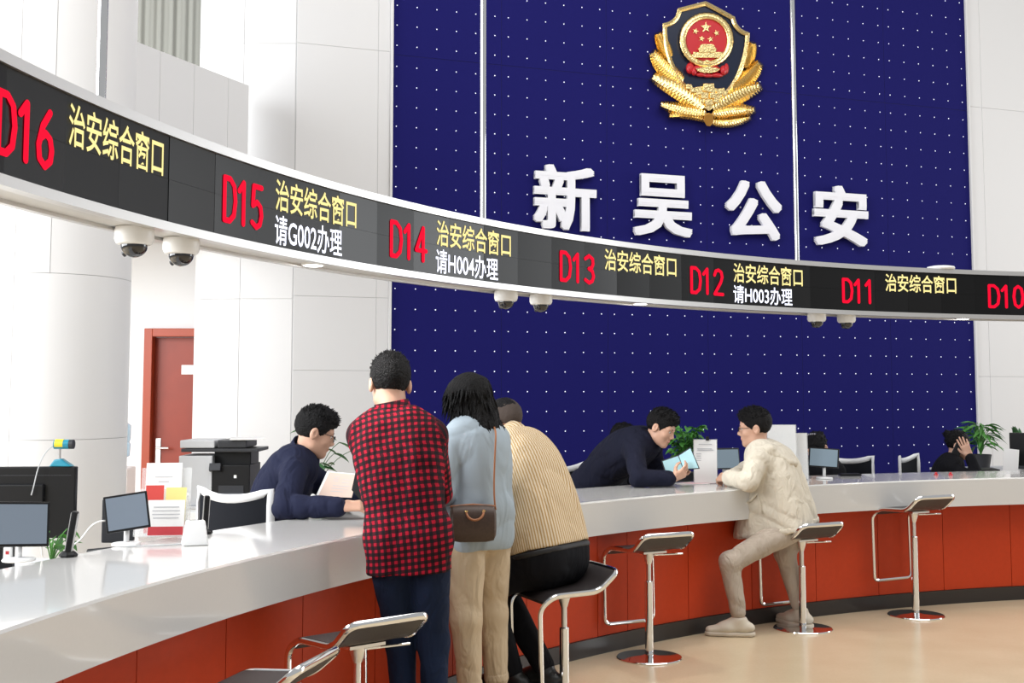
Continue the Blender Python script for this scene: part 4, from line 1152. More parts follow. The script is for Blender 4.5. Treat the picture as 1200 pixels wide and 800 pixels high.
    # --- shoes
    if cfg.get('shoes'):
        for sd in 'LR':
            an, to = Vector(J['an' + sd]), Vector(J['toe' + sd]); up = Vector(J.get('footup' + sd, (0, 0, 1))); d = (to - an); d = (d - up * d.dot(up)).normalized()
            z0 = J.get('sole' + sd); 
            heel = an - up * (an.dot(up) - to.dot(up)) - d * 0.055
            S = SDF(0.006)
            S.cone(heel + up * 0.018, heel + d * 0.13 + up * 0.012, 0.040, 0.046, 0.02, up, 0.75)
            S.cone(heel + d * 0.13 + up * 0.012, heel + d * 0.235 + up * 0.0, 0.046, 0.036, 0.02, up, 0.72)
            S.cone(heel + d * 0.035 + up * 0.03, an + up * 0.0, 0.040, 0.044, 0.03)
            S.cone(an + up * 0.01 , heel + d * 0.16 + up * 0.02, 0.036, 0.030, 0.03)
            S.cut_plane(heel - up * 0.020, -up); S.cut_plane(an + up * 0.028, up)
            V, Q = S.mesh(); sh = fin('shoe', V, Q, cfg['shoes'][0])
            S = SDF(0.006)
            S.cone(heel - up * 0.018, heel + d * 0.13 - up * 0.018, 0.042, 0.047, 0.01); S.cone(heel + d * 0.13 - up * 0.018, heel + d * 0.238 - up * 0.018, 0.047, 0.037, 0.01)
            S.cut_plane(heel - up * 0.008, up); S.cut_plane(heel - up * 0.034, -up)
            V, Q = S.mesh(); fin('sole', V, Q, cfg['shoes'][1], parent=sh)
    # --- hair
    hr = cfg['hair']
    S = SDF(cfg.get('hairvox', 0.0055)); kind = hr['kind']
    if kind in ('short', 'thick', 'crop'):
        t = {'short': 0.010, 'thick': 0.014, 'crop': 0.004}[kind]
        S.ell(L(0, -0.014, 0.036), ((0.077 + t * 0.8) * hs, (0.096 + t) * hs, (0.088 + t * 1.15) * hs), M, 0.01)
        if kind != 'crop': S.ell(L(0, 0.020, 0.085), ((0.060 + t * .5) * hs, (0.066 + t * .6) * hs, (0.040 + t * .4) * hs), M, 0.03)
        nape = hr.get('nape', -0.062)
        S.cut_ell(L(0, 0.105, -0.045), (0.125 * hs, 0.098 * hs, 0.098 * hs), M, 0.01)
        S.cut_plane(L(0, -0.06, nape), tuple(L(0, -0.25, -1.0) - L(0, 0, 0)), 0.01)
        for sx in (-1, 1): S.cut_ell(L(sx * 0.088, -0.006, -0.050), (0.026 * hs, 0.036 * hs, 0.070 * hs), M, 0.006)
        tu = hr.get('tuft', 0.005 if kind != 'crop' else 0.0012)
        V, Q = S.mesh(lambda P: noise_disp(tu, 130, hr.get('seed', 1))(P) + noise_disp(tu * 0.8, 310, hr.get('seed', 1) + 2)(P))
        ho = fin('hair', V, Q, hr.get('mat', HAIR))
        if kind != 'crop': tufts(ho, V, L(0, -0.01, 0.02), base, hr.get('n', 420), (0.010, 0.020), 0.0034, lambda nn: nn * 0.55 + (L(0, 0.55, 0.35) - L(0, 0, 0)), hr.get('seed', 1), (L(0, 0, 1) - L(0, 0, 0), 0.42))
    elif kind == 'long':
        S.ell(L(0, -0.016, 0.036), (0.094 * hs, 0.113 * hs, 0.105 * hs), M, 0.02)
        for x, y0, x2, y2, z2, r_ in ((-0.07, -0.02, -0.088, -0.02, hr['len'], 0.030), (0.07, -0.02, 0.088, -0.02, hr['len'], 0.030), (-0.045, -0.06, -0.060, -0.090, hr['len'] * 1.08, 0.046), (0.045, -0.06, 0.065, -0.090, hr['len'] * 1.15, 0.046), (0, -0.07, 0, -0.098, hr['len'] * 1.12, 0.048), (-0.075, 0.02, -0.088, 0.028, hr['len'] * .85, 0.024), (0.075, 0.02, 0.088, 0.028, hr['len'] * .85, 0.024)):
            S.cone(L(x, y0, 0.04), L(x2, y2, z2), r_ * 1.1 * hs, r_ * 0.8 * hs, 0.045)
        S.cut_ell(L(0, 0.12, -0.06), (0.064 * hs, 0.105 * hs, 0.125 * hs), M, 0.01)
        V, Q = S.mesh(lambda P: noise_disp(0.004, 30, 2)(P) + 0.0025 * np.sin(P[:, 0] * 260 + 4 * np.sin(P[:, 2] * 14)) * np.cos(P[:, 1] * 240 + 2 * np.sin(P[:, 2] * 11)))
        ho = fin('hair', V, Q, HAIR); tufts(ho, V, L(0, -0.01, 0.0), base, 900, (0.06, 0.11), 0.0060, lambda nn: nn * 0.16 + V3(0, 0, -1), 3)
    elif kind == 'bun':
        S.ell(L(0, -0.014, 0.036), (0.088 * hs, 0.106 * hs, 0.098 * hs), M, 0.02)
        S.cut_ell(L(0, 0.105, -0.045), (0.125 * hs, 0.098 * hs, 0.098 * hs), M, 0.01)
        S.cut_plane(L(0, -0.06, -0.06), tuple(L(0, -0.25, -1.0) - L(0, 0, 0)), 0.01)
        S.ell(L(*hr.get('at', (0, -0.115, 0.045))), (0.042 * hs, 0.040 * hs, 0.038 * hs), M, 0.012)
        V, Q = S.mesh(noise_disp(0.003, 90, 4)); ho = fin('hair', V, Q, HAIR); tufts(ho, V, L(0, -0.01, 0.02), base, 260, (0.012, 0.022), 0.004, lambda nn: nn * 0.3 + (L(0, -0.6, 0.2) - L(0, 0, 0)), 6)
    return root, L, base
# ------------------------------------------------------------------ the people
def V3(*a): return Vector(a)
NAVY = cloth('navy_uniform', (0.0075, 0.010, 0.032), fold=0.6, spec=0.25)
NAVY2 = cloth('dark_navy_uniform', (0.0055, 0.0065, 0.018), fold=0.6, spec=0.2)
BLACKC = cloth('black_cloth', (0.006, 0.006, 0.008), fold=0.5, spec=0.15)
DENIM = cloth('dark_denim', (0.006, 0.013, 0.036), fold=0.5, fscale=14)
BEIGET = cloth('beige_twill', (0.56, 0.44, 0.30), fold=0.5, fscale=14)
SWEAT = cloth('grey_blue_sweatshirt', (0.34, 0.40, 0.45), fold=0.55, fscale=7)
CREAM = cloth('cream_jacket_cloth', (0.61, 0.555, 0.46), fold=0.45, fscale=20)
GREIGE = cloth('greige_trouser_cloth', (0.44, 0.375, 0.31), fold=0.5, fscale=14)
SHOEW = mat('cream_shoe', (0.60, 0.54, 0.44), 0.6); SOLEW = mat('cream_sole', (0.62, 0.55, 0.45), 0.6)
SHOEB = mat('black_shoe', (0.012, 0.012, 0.012), 0.4); SOLEB = mat('black_sole', (0.02, 0.02, 0.02), 0.6)

# ---- man in the red plaid shirt, standing with his back to us
Y = 5.2; f = V3(-0.12, 0.99, 0).normalized(); r = V3(f.y, -f.x, 0)
N = at_y(461, 474, 5.20); pel = V3(at_y(480, 640, 5.12).x, 5.10, 0.90)
J = dict(pelvis=pel, spine=V3((N.x + pel.x) / 2 + 0.005, 5.10, 1.17), neck=V3(N.x, 5.22, 1.43), head=V3(at_y(457, 440, 5.28).x, 5.28, 1.568), face=(-0.22, 0.92, -0.30), headup=(0, 0.25, 1),
         shL=V3(at_y(424, 500, 5.2).x, 5.20, 1.345), shR=V3(at_y(507, 500, 5.18).x, 5.18, 1.35),
         elL=V3(at_y(443, 570, 5.30).x, 5.33, 1.08), wrL=V3(at_y(440, 588, 5.5).x, 5.53, 1.03), elR=V3(at_y(515, 570, 5.3).x, 5.32, 1.09), wrR=V3(at_y(498, 590, 5.5).x, 5.52, 1.03),
         hipL=pel + V3(-0.085, 0, -0.04), hipR=pel + V3(0.085, 0, -0.04), knL=V3(at_y(469, 740, 5.18).x, 5.20, 0.48), knR=V3(at_y(508, 740, 5.15).x, 5.16, 0.48),
         anL=V3(at_y(476, 800, 5.1).x, 5.12, 0.09), anR=V3(at_y(511, 800, 5.1).x, 5.06, 0.09))
J['toeL'] = J['anL'] + V3(-0.03, 0.17, -0.056); J['toeR'] = J['anR'] + V3(0.03, 0.17, -0.056)
J['handL'] = dict(d=(-0.35, 0.75, 0.25), n=(0.7, 0.4, 0.2), side=-1, curl=0.55); J['handR'] = dict(d=(-0.3, 0.95, -0.1), n=(-0.6, -0.1, -0.6), side=1, curl=0.4)
RED_J = J
person('man seen from behind in red and black plaid shirt and dark jeans', J, dict(base=(pel.x, 5.1, 0), wide=0.98, deep=0.98, head=1.02, neckr=0.056,
    hair=dict(kind='thick', nape=-0.058, tuft=0.0025, seed=2),
    top=dict(name='plaid_shirt', mat=plaid_material(), pattern=True, off=0.012, sleeve=0.013, hem=((0, 0, 0.805), (0.06, 0, -1)), extra=[(pel + V3(-0.075, 0, -0.12), pel + V3(0.075, 0, -0.12), 0.105, 0.105), (pel + V3(-0.07, -0.01, 0.02), pel + V3(0.07, -0.01, 0.02), 0.11, 0.11)], collar=(0.062, 0.064), fold=0.0035, fscale=30, seed=5, flatmap=True, cdir=(-0.1, 1, 0)),
    bottom=dict(mat=DENIM, t1=0.2, loose=0.008, short=0.02), shoes=(SHOEB, SOLEB)))

# ---- woman in the grey sweatshirt
f = V3(-0.72, 0.69, 0).normalized(); r = V3(f.y, -f.x, 0); c = V3(at_y(560, 600, 5.75).x, 5.75, 0)
N = V3(at_y(556, 500, 5.75).x, 5.77, 1.375)
pel = c + V3(0.005, 0, 0.90)
HW_F = [(0, 0.168), (0.25, 0.135), (0.5, 0.140), (0.75, 0.160), (0.90, 0.130), (1.0, 0.058)]
DP_F = [(0, 0.108), (0.25, 0.092), (0.5, 0.100), (0.75, 0.105), (0.90, 0.078), (1.0, 0.048)]
J = dict(pelvis=pel, spine=pel + V3(0.01, -0.02, 0.25), neck=N, head=V3(at_y(547, 470, 5.78).x, 5.80, 1.492), face=(-0.80, 0.52, -0.28), headup=(-0.2, 0.1, 1),
         shL=N - r * 0.145 + V3(0, 0, -0.075), shR=N + r * 0.145 + V3(0, 0, -0.075), hipax=r,
         hipL=pel - r * 0.085 + V3(0, 0, -0.05), hipR=pel + r * 0.085 + V3(0, 0, -0.05))
J['elL'] = J['shL'] + V3(-0.045, -0.075, -0.235); J['wrL'] = J['elL'] + V3(-0.15, 0.18, 0.0)
J['elR'] = J['shR'] + V3(-0.01, 0.05, -0.25); J['wrR'] = J['elR'] + V3(-0.16, 0.16, 0.02)
J['knL'] = V3(at_y(546, 720, 5.68).x, 5.68, 0.48); J['anL'] = V3(at_y(552, 790, 5.70).x, 5.70, 0.09)
J['knR'] = V3(at_y(577, 720, 5.85).x, 5.85, 0.48); J['anR'] = V3(at_y(583, 790, 5.86).x, 5.86, 0.09)
J['toeL'] = J['anL'] + f * 0.16 + V3(0, 0, -0.056); J['toeR'] = J['anR'] + f * 0.16 + V3(0, 0, -0.056)
J['handL'] = dict(d=(-0.6, 0.75, 0), n=(0.4, 0.3, -0.8), side=-1, curl=0.5); J['handR'] = dict(d=(-0.75, 0.6, 0), n=(-0.4, -0.3, -0.8), side=1, curl=0.5)
person('woman with long black hair in grey sweatshirt and beige cropped trousers', J, dict(base=(c.x, c.y, 0), hw=HW_F, dp=DP_F, arm=0.92, leg=0.95, head=0.95, neckr=0.045,
    hair=dict(kind='long', len=-0.155),
    top=dict(name='sweatshirt', mat=SWEAT, off=0.018, wide=0.92, deep=1.0, sleeve=0.019, ksleeve=0.008, hem=((0, 0, 0.795), (0.0, 0, -1)), extra=[(pel - r * 0.07 + V3(0, 0, -0.06), pel + r * 0.07 + V3(0, 0, -0.06), 0.112, 0.112), (pel - r * 0.05 + V3(0, -0.01, 0.07), pel + r * 0.05 + V3(0, -0.01, 0.07), 0.118, 0.118)], fold=0.009, fscale=24, seed=9, collar=(0.030, 0.060), cuff=True),
    bottom=dict(mat=BEIGET, t1=0.2, loose=0.019, short=0.075, cuff=True, fold=0.004), shoes=(SHOEB, SOLEB)))

# ---- large man in the striped shirt leaning on the counter
f = V3(-0.80, 0.60, 0).normalized(); r = V3(f.y, -f.x, 0)
pel = V3(0.195, 6.10, 0.70); N = V3(0.005, 6.36, 1.275)
J = dict(pelvis=pel, spine=V3(0.135, 6.14, 1.05), neck=N, head=V3(at_y(591, 497, 6.46).x, 6.46, 1.365), face=(-0.80, 0.50, -0.35), headup=(-0.3, 0.2, 1), hipax=r,
         shL=N - r * 0.165 + V3(0, 0, -0.085), shR=N + r * 0.165 + V3(0.0, 0, -0.095),
         elL=V3(-0.28, 6.36, 0.985), wrL=V3(-0.33, 6.60, 0.965), elR=V3(0.03, 6.76, 0.985), wrR=V3(-0.2, 6.74, 0.965),
         hipL=pel - r * 0.11 + V3(-0.02, 0, -0.02), hipR=pel + r * 0.11 + V3(-0.02, 0, -0.02),
         knL=V3(-0.14, 6.06, 0.56), knR=V3(-0.075, 6.30, 0.55), anL=V3(0.005, 6.06, 0.145), anR=V3(0.165, 6.09, 0.155))
J['toeL'] = J['anL'] + V3(-0.13, 0.10, -0.056); J['toeR'] = J['anR'] + V3(-0.13, 0.10, -0.056)
J['handL'] = dict(d=(0.2, 0.95, 0), n=(0.1, 0, -1), side=-1, curl=0.25); J['handR'] = dict(d=(-0.95, 0.1, 0), n=(0, 0, -1), side=1, curl=0.25)
BIG_J = J
HEMN = V3(0.22, -0.16, -1).normalized(); HW_B = [(0, 0.165), (0.25, 0.168), (0.5, 0.158), (0.75, 0.150), (0.90, 0.118), (1.0, 0.060)]
big, _, bb = person('large man in tan striped shirt leaning forward on a stool', J, dict(base=(pel.x, pel.y, 0), hw=HW_B, wide=1.36, deep=1.30, arm=1.1, leg=1.25, head=1.04, neckr=0.066, skin=SKIN2,
    hair=dict(kind='crop', mat=HAIR_F, nape=-0.055),
    top=dict(name='striped_shirt', mat=stripe_material(), pattern=True, off=0.010, sleeve=0.016, hem=(pel + V3(0, 0, 0.055), HEMN), t0=0.0, collar=(0.060, 0.078), fold=0.005, fscale=24, seed=4, pradius=0.24, cdir=(-0.8, 0.6, 0)),
    bottom=dict(mat=BLACKC, t1=0.25, loose=0.006, short=0.02, off=0.012, cuts=[(pel + V3(0, 0, 0.052), -HEMN)]), shoes=(SHOEB, SOLEB)))
# dark cap of longer hair over the cropped sides, and the belt
Hc = SDF(0.005); rr, ff, uu = frame_from(J['face'], J['headup']); Mh = np.array([list(rr), list(ff), list(uu)]).T
def LB(x, y, z): return Vector(J['head']) + (rr * x + ff * y + uu * z) * 1.04
Hc.ell(LB(0, -0.012, 0.038), (0.084, 0.104, 0.098), Mh, 0.01); Hc.cut_plane(LB(0, 0, 0.075), tuple(-uu + ff * 0.15)); V_, Q_ = Hc.mesh(noise_disp(0.002, 90, 2))
np_mesh('hair_top', V_, Q_, HAIR, big, origin=bb)
S = SDF(0.007); torso_sdf(S, J, [(t, w * 1.36) for t, w in HW_B], [(t, w * 1.30) for t, w in DP_M], 0.017, 0.0, 0.3, 0.04)
S.cut_plane(pel + V3(0, 0, 0.050), -HEMN); S.cut_plane(pel + V3(0, 0, 0.022), HEMN)
V_, Q_ = S.mesh(); np_mesh('belt', V_, Q_, mat('belt_leather', (0.010, 0.009, 0.010), 0.6), big, origin=bb)

# ---- man in the cream jacket on his stool
f = V3(-0.91, 0.41, 0).normalized(); r = V3(f.y, -f.x, 0)
pel = V3(STOOL_E.x - 0.02, STOOL_E.y - 0.01, 0.715); N = V3(at_y(889, 522, 7.97).x, 7.97, 1.165)
J = dict(pelvis=pel + V3(-0.035, 0, 0), spine=V3(1.785, 7.93, 0.96), neck=N, head=V3(at_y(884, 497, 8.0).x, 8.0, 1.30), face=(-0.96, 0.22, -0.12), headup=(-0.15, 0, 1), hipax=r,
         shL=N - r * 0.165 - f * 0.03 + V3(0, 0, -0.075), shR=N + r * 0.165 - f * 0.03 + V3(0, 0, -0.075),
         elL=V3(1.515, 7.72, 0.965), wrL=V3(at_y(853, 566, 8.0).x, 7.99, 0.968), elR=V3(1.62, 8.36, 0.985), wrR=V3(1.50, 8.14, 0.965),
         hipL=V3(1.83, 7.84, 0.665), hipR=V3(1.90, 8.0, 0.665), knL=V3(at_y(855, 657, 7.70).x, 7.70, 0.455), knR=V3(1.80, 7.985, 0.47),
         anL=V3(at_y(866, 715, 7.70).x, 7.68, 0.092), anR=V3(at_y(938, 712, 8.0).x, 7.985, 0.092))
J['toeL'] = J['anL'] + V3(-0.17, 0.02, -0.056); J['toeR'] = J['anR'] + V3(-0.07, 0.11, -0.056)
J['handL'] = dict(d=(-0.55, 0.8, 0), n=(0.6, 0.3, -0.7), side=-1, curl=0.95); J['handR'] = dict(d=(-0.5, -0.7, 0), n=(0.3, 0, -1), side=1, curl=0.8)
def jacket_stations(grow):
    out = []; rho = 0.095 + grow
    for z, xc, hx, w in ((0.58, 1.735, 0.275, 0.19), (0.63, 1.74, 0.268, 0.19), (0.68, 1.745, 0.262, 0.19), (0.73, 1.748, 0.252, 0.19), (0.78, 1.745, 0.242, 0.19), (0.83, 1.738, 0.230, 0.188), (0.88, 1.733, 0.216, 0.186), (0.93, 1.735, 0.203, 0.184), (0.98, 1.735, 0.188, 0.182), (1.03, 1.732, 0.172, 0.178), (1.08, 1.722, 0.155, 0.165)):
        e = max(0.01, (hx - 0.095 - 0.41 * (w - 0.095)) / 0.91)
        for sg in (-1, 1):
            c = V3(xc, 7.945, z) + r * (sg * (w - 0.095)); out.append((c - f * e, c + f * e, rho, rho))
    return out
cj, Lc, cb = person('man in cream hooded jacket sitting sideways on a bar stool', J, dict(base=(pel.x, pel.y, 0), wide=1.0, deep=0.94, head=1.02,
    hair=dict(kind='short', nape=-0.05, tuft=0.003, seed=3),
    top=dict(name='jacket', mat=CREAM, off=0.018, sleeve=0.025, hem=(V3(2.03, 7.9, 0.684), (0.182, 0.02, -1)), extra=jacket_stations(0.0), t0=0.72, fold=0.0055, fscale=40, seed=2, cuff=True),
    bottom=dict(mat=GREIGE, t1=0.05, off=-0.004, loose=0.010, short=0.062, fold=0.004), shoes=(SHOEW, SOLEW)))
S = SDF(0.0075)
A1, B1, T1_ = V3(1.575, 7.835, 1.165), V3(1.665, 7.800, 1.160), V3(1.795, 7.785, 1.085)
A2, B2, T2_ = V3(1.62, 8.07, 1.175), V3(1.74, 8.01, 1.160), V3(1.835, 7.90, 1.090)
S.chain([A1, B1, T1_], [0.026, 0.036, 0.020], 0.012); S.chain([A2, B2, T2_], [0.026, 0.036, 0.024], 0.012)
S.chain([B1, V3(1.735, 7.88, 1.17), B2], [0.036, 0.036, 0.036], 0.02); S.chain([T1_, V3(1.835, 7.83, 1.07), T2_], [0.020, 0.024, 0.024], 0.015)
S.cone(V3(1.70, 7.88, 1.15), V3(1.79, 7.84, 1.10), 0.050, 0.035, 0.02)
V_, Q_ = S.mesh(noise_disp(0.004, 40, 5)); np_mesh('hood', V_, Q_, CREAM, cj, origin=cb)
HB = V3(2.03, 7.9, 0.683); HBN = V3(0.182, 0.02, -1).normalized()
S = SDF(0.007)
for st in jacket_stations(0.007): S.cone(*st, 0.06)
S.cut_plane(HB + V3(0, 0, 0.040), -HBN); S.cut_plane(HB, HBN); V_, Q_ = S.mesh(lambda P: 0.0035 * np.abs(np.sin(P[:, 0] * 75)) + 0.0035 * np.abs(np.sin(P[:, 1] * 75))); np_mesh('hem_band', V_, Q_, CREAM, cj, origin=cb)
pc = V3(1.735, 7.945, 0.8) - r * 0.208
def on_side(px, py):
    d = ray(px, py); t = ((pc - V3(0, 0, CAM_H)).dot(r)) / d.dot(r); return d * t + V3(0, 0, CAM_H) - cb
MB().sweep([on_side(873, 590), on_side(880, 586), on_side(887, 578)], [0.006, 0.009, 0.006], 8).sweep([on_side(887, 578), on_side(891, 590), on_side(894, 602)], 0.004, 8).build('pocket', CREAM, cj, smooth=True)

# ---- clerk on the far side leaning over the counter
f = V3(0.90, -0.42, 0).normalized(); r = V3(f.y, -f.x, 0)
pel = V3(0.56, 8.56, 0.86); N = V3(at_y(760, 516, 8.25).x, 8.25, 1.20)
J = dict(pelvis=pel, spine=V3(0.72, 8.43, 1.12), neck=N, head=V3(at_y(775, 501, 8.2).x, 8.20, 1.292), face=(0.80, -0.42, -0.42), headup=(0.45, -0.1, 1), hipax=r,
         shR=N + r * 0.165 - f * 0.05 + V3(0, 0, -0.055), shL=N - r * 0.165 - f * 0.03 + V3(0, 0, -0.055),
         elR=V3(0.83, 7.90, 0.968), wrR=V3(at_y(788, 560, 7.92).x, 7.92, 0.968), elL=V3(1.02, 8.42, 0.968), wrL=V3(1.10, 8.22, 0.975),
         hipL=pel - r * 0.09, hipR=pel + r * 0.09, knL=V3(0.62, 8.75, 0.47), knR=V3(0.56, 8.50, 0.47), anL=V3(0.52, 8.78, 0.09), anR=V3(0.48, 8.52, 0.09))
J['toeL'] = J['anL'] + f * 0.17 + V3(0, 0, -0.056); J['toeR'] = J['anR'] + f * 0.17 + V3(0, 0, -0.056)
J['handR'] = dict(d=(0.85, 0.05, 0.42), n=(-0.25, 0.75, 0.45), side=1, curl=0.75, thumb=0.9); J['handL'] = dict(d=(0.35, -0.75, 0.35), n=(0.6, 0.2, 0.6), side=-1, curl=0.8)
person('clerk in black uniform jacket leaning over the counter reading a blue folder', J, dict(base=(pel.x, pel.y, 0), wide=1.02, deep=1.05, head=0.98,
    hair=dict(kind='thick', nape=-0.045, tuft=0.004, seed=5),
    top=dict(name='uniform_jacket', mat=NAVY2, off=0.020, sleeve=0.020, hem=(pel + V3(0, 0, -0.05), (0, 0, -1)), collar=(0.066, 0.078), fold=0.007, fscale=32, seed=6, cuff=True, extra=[(pel - r * 0.06, pel + r * 0.06, 0.13, 0.13)]),
    bottom=dict(mat=BLACKC, t1=0.1), shoes=(SHOEB, SOLEB)))

# ---- seated clerk with glasses at the near desk
f = V3(0.97, 0.08, 0).normalized(); r = V3(f.y, -f.x, 0)
pel = V3(-1.30, 6.42, 0.66); N = V3(at_y(356, 528, 6.3).x, 6.30, 1.205)
J = dict(pelvis=pel, spine=V3(-1.29, 6.40, 0.98), neck=N, head=V3(at_y(370, 504, 6.28).x, 6.28, 1.325), face=(0.88, 0.24, -0.34), headup=(0.3, 0.1, 1), hipax=r,
         shR=N + r * 0.165 - f * 0.03 + V3(0, 0, -0.07), shL=N - r * 0.165 - f * 0.03 + V3(0, 0, -0.07),
         elR=V3(-1.12, 5.955, 0.968), wrR=V3(at_y(402, 590, 5.93).x, 5.93, 0.972), elL=V3(-0.92, 6.42, 0.975), wrL=V3(-0.74, 6.20, 0.98),
         hipL=pel - r * 0.09, hipR=pel + r * 0.09, knL=V3(-0.93, 6.53, 0.60), knR=V3(-0.93, 6.36, 0.60), anL=V3(-1.0, 6.55, 0.12), anR=V3(-1.0, 6.34, 0.12))
J['toeL'] = J['anL'] + f * 0.16 + V3(0, 0, -0.056); J['toeR'] = J['anR'] + f * 0.16 + V3(0, 0, -0.056)
J['handR'] = dict(d=(0.97, 0.15, 0.05), n=(0.05, 0.55, -0.8), side=1, curl=0.6); J['handL'] = dict(d=(0.55, -0.7, 0.2), n=(-0.2, -0.6, -0.4), side=-1, curl=0.6)
ck, Lk, kb = person('seated clerk with glasses in navy uniform reading behind the counter', J, dict(base=(pel.x, pel.y, 0), head=1.0,
    hair=dict(kind='thick', nape=-0.05, tuft=0.003, seed=7),
    top=dict(name='uniform_jacket', mat=NAVY, off=0.020, sleeve=0.020, hem=(pel + V3(0, 0, -0.02), (0, 0, -1)), collar=(0.066, 0.078), fold=0.007, fscale=32, seed=8, cuff=True),
    bottom=dict(mat=BLACKC, t1=0.1), shoes=(SHOEB, SOLEB)))
def glasses(root, L, b, metal):
    g = MB()
    for sx in (-1, 1):
        rim = [L(sx * 0.033 + 0.023 * math.cos(a), 0.101, -0.004 + 0.016 * math.sin(a)) - b for a in [k * math.pi / 8 for k in range(16)]]
        g.sweep(rim, 0.0016, 6, closed=True); g.sweep([L(sx * 0.056, 0.100, 0.004) - b, L(sx * 0.075, 0.080, 0.006) - b, L(sx * 0.083, 0.0, 0.004) - b, L(sx * 0.082, -0.02, -0.010) - b], 0.0018, 6)
    g.sweep([L(-0.011, 0.102, 0.0) - b, L(0, 0.106, 0.003) - b, L(0.011, 0.102, 0.0) - b], 0.0016, 6)
    o = g.build('glasses_frame', metal, root)
    for sx in (-1, 1):
        MB().add([L(sx * 0.033 + 0.022 * math.cos(a), 0.101, -0.004 + 0.015 * math.sin(a)) - b for a in [k * math.pi / 8 for k in range(16)]], [tuple(range(16))]).build('lens', CLEAR, o)
glasses(ck, Lk, kb, BLACKP); glasses(cj, Lc, cb, BLACKP)

# ---- background staff
def seated(label, hx, hy, hz, f, hair, jmat, hands=None, **kw):
    f = Vector((f[0], f[1], 0)).normalized(); r = V3(f.y, -f.x, 0); h = V3(hx, hy, hz)
    N = h - f * 0.045 + V3(0, 0, -0.125); pel = V3(N.x, N.y, 0) - f * kw.get('lean', 0.12) + V3(0, 0, 0.56)
    J = dict(pelvis=pel, spine=pel.lerp(N, 0.5) - f * 0.03, neck=N, head=h, face=kw.get('face', (f.x, f.y, -0.3)), headup=(f.x * .2, f.y * .2, 1), hipax=r,
             shR=N + r * 0.155 - f * 0.02 + V3(0, 0, -0.065), shL=N - r * 0.155 - f * 0.02 + V3(0, 0, -0.065))
    J['elR'] = J['shR'] + f * 0.10 + r * 0.03 + V3(0, 0, -0.23); J['wrR'] = J['elR'] + f * 0.23 - r * 0.06 + V3(0, 0, 0.03)
    J['elL'] = J['shL'] + f * 0.10 - r * 0.03 + V3(0, 0, -0.23); J['wrL'] = J['elL'] + f * 0.23 + r * 0.06 + V3(0, 0, 0.03)
    J.update(kw.get('J', {}))
    for sd, sg in (('L', -1), ('R', 1)):
        J['hip' + sd] = pel + r * (0.09 * sg); J['kn' + sd] = pel + r * (0.10 * sg) + f * 0.40 + V3(0, 0, -0.03); J['an' + sd] = V3(J['kn' + sd].x, J['kn' + sd].y, 0.1) - f * 0.03
        J['toe' + sd] = J['an' + sd] + f * 0.16 + V3(0, 0, -0.056)
        J['hand' + sd] = dict(d=tuple(f), n=(0, 0, -1), side=sg, curl=0.4)
    if hands: J.update(hands)
    return person(label, J, dict(base=(pel.x, pel.y, 0), hw=HW_F, dp=DP_F, arm=0.92, leg=0.95, head=kw.get('head', 0.95), neckr=0.047, hair=hair, vox=0.009, hvox=0.0055, hairvox=0.006,
        top=dict(name='uniform_jacket', mat=jmat, off=0.016, sleeve=0.016, hem=(pel + V3(0, 0, -0.03), (0, 0, -1)), collar=(0.04, 0.06), fold=0.005, cuff=True), bottom=dict(mat=BLACKC, t1=0.1), shoes=(SHOEB, SOLEB))), J
p7 = at_y(730, 512, 9.75); seated('dark haired staff member almost hidden behind the leaning clerk', p7.x, p7.y, p7.z - 0.02, (0.95, -0.25), dict(kind='thick', seed=3), BLACKC)
p8 = at_y(957, 524, 9.95); (s8, L8, b8), J8 = seated('staff woman with shiny hair clip bending behind the far tablet', p8.x, p8.y, p8.z, (-0.75, -0.65), dict(kind='bun', at=(0.0, -0.10, 0.05)), BLACKC, face=(-0.62, -0.55, -0.62))
cl = MB()
for k in range(5):
    c = L8(-0.03 + 0.018 * k, -0.02 + 0.004 * k, 0.137 - 0.0025 * abs(k - 2)) - b8; cl.box(c, (0.012, 0.012, 0.012), rotmat(0.6, 0.5))
cl.build('hair_clip', STEEL, s8)
p9 = at_y(1123, 521, 10.35); fx = V3(0.93, -0.36, 0).normalized(); rx = V3(fx.y, -fx.x, 0)
hd = V3(p9.x, p9.y, p9.z)
el = hd + rx * 0.21 + fx * 0.16 + V3(0, 0, -0.30); wr = hd + rx * 0.125 + fx * 0.085 + V3(0, 0, -0.085)
(s9, L9, b9), J9 = seated('staff woman with hair bun holding a phone to her ear', hd.x, hd.y, hd.z, (0.93, -0.36), dict(kind='bun', at=(0.0, -0.105, 0.075)), BLACKC, face=(0.93, -0.40, -0.2),
    J=dict(elR=el, wrR=wr), hands=dict(handR=dict(d=tuple(V3(-0.05, 0, 1) - fx * 0.35), n=tuple(-rx), side=1, curl=0.32, thumb=0.6)))
# ------------------------------------------------------------------ things on and behind the counter
ZC = 0.911
def face_cam(p, turn=0.0):              # yaw so that local -y looks at the camera
    return math.atan2(p.x, p.y) * -1 + turn
def part(root, name, material, *boxes, bevel=0.0, smooth=False, segs=2):
    m = MB()
    for b in boxes: m.box(*b)
    return m.build(name, material, root, bevel=bevel, segs=segs, smooth=smooth, auto=0.5 if smooth else None)
GREYT = mat('grey_print', (0.45, 0.45, 0.47), 0.8); REDPR = mat('red_print', (0.50, 0.04, 0.05), 0.7); PURPLE = mat('plum_print', (0.28, 0.05, 0.11), 0.6)
TEAL = mat('teal_plastic', (0.01, 0.22, 0.32), 0.3); YEL = mat('yellow_plastic', (0.75, 0.58, 0.02), 0.4); PALEB = mat('pale_blue_paper', (0.42, 0.66, 0.72), 0.6)
CHAIRW = mat('chair_frame_white', (0.74, 0.74, 0.75), 0.35); MESHB = mat('black_chair_mesh', (0.009, 0.010, 0.014), 0.8, spec=0.15)
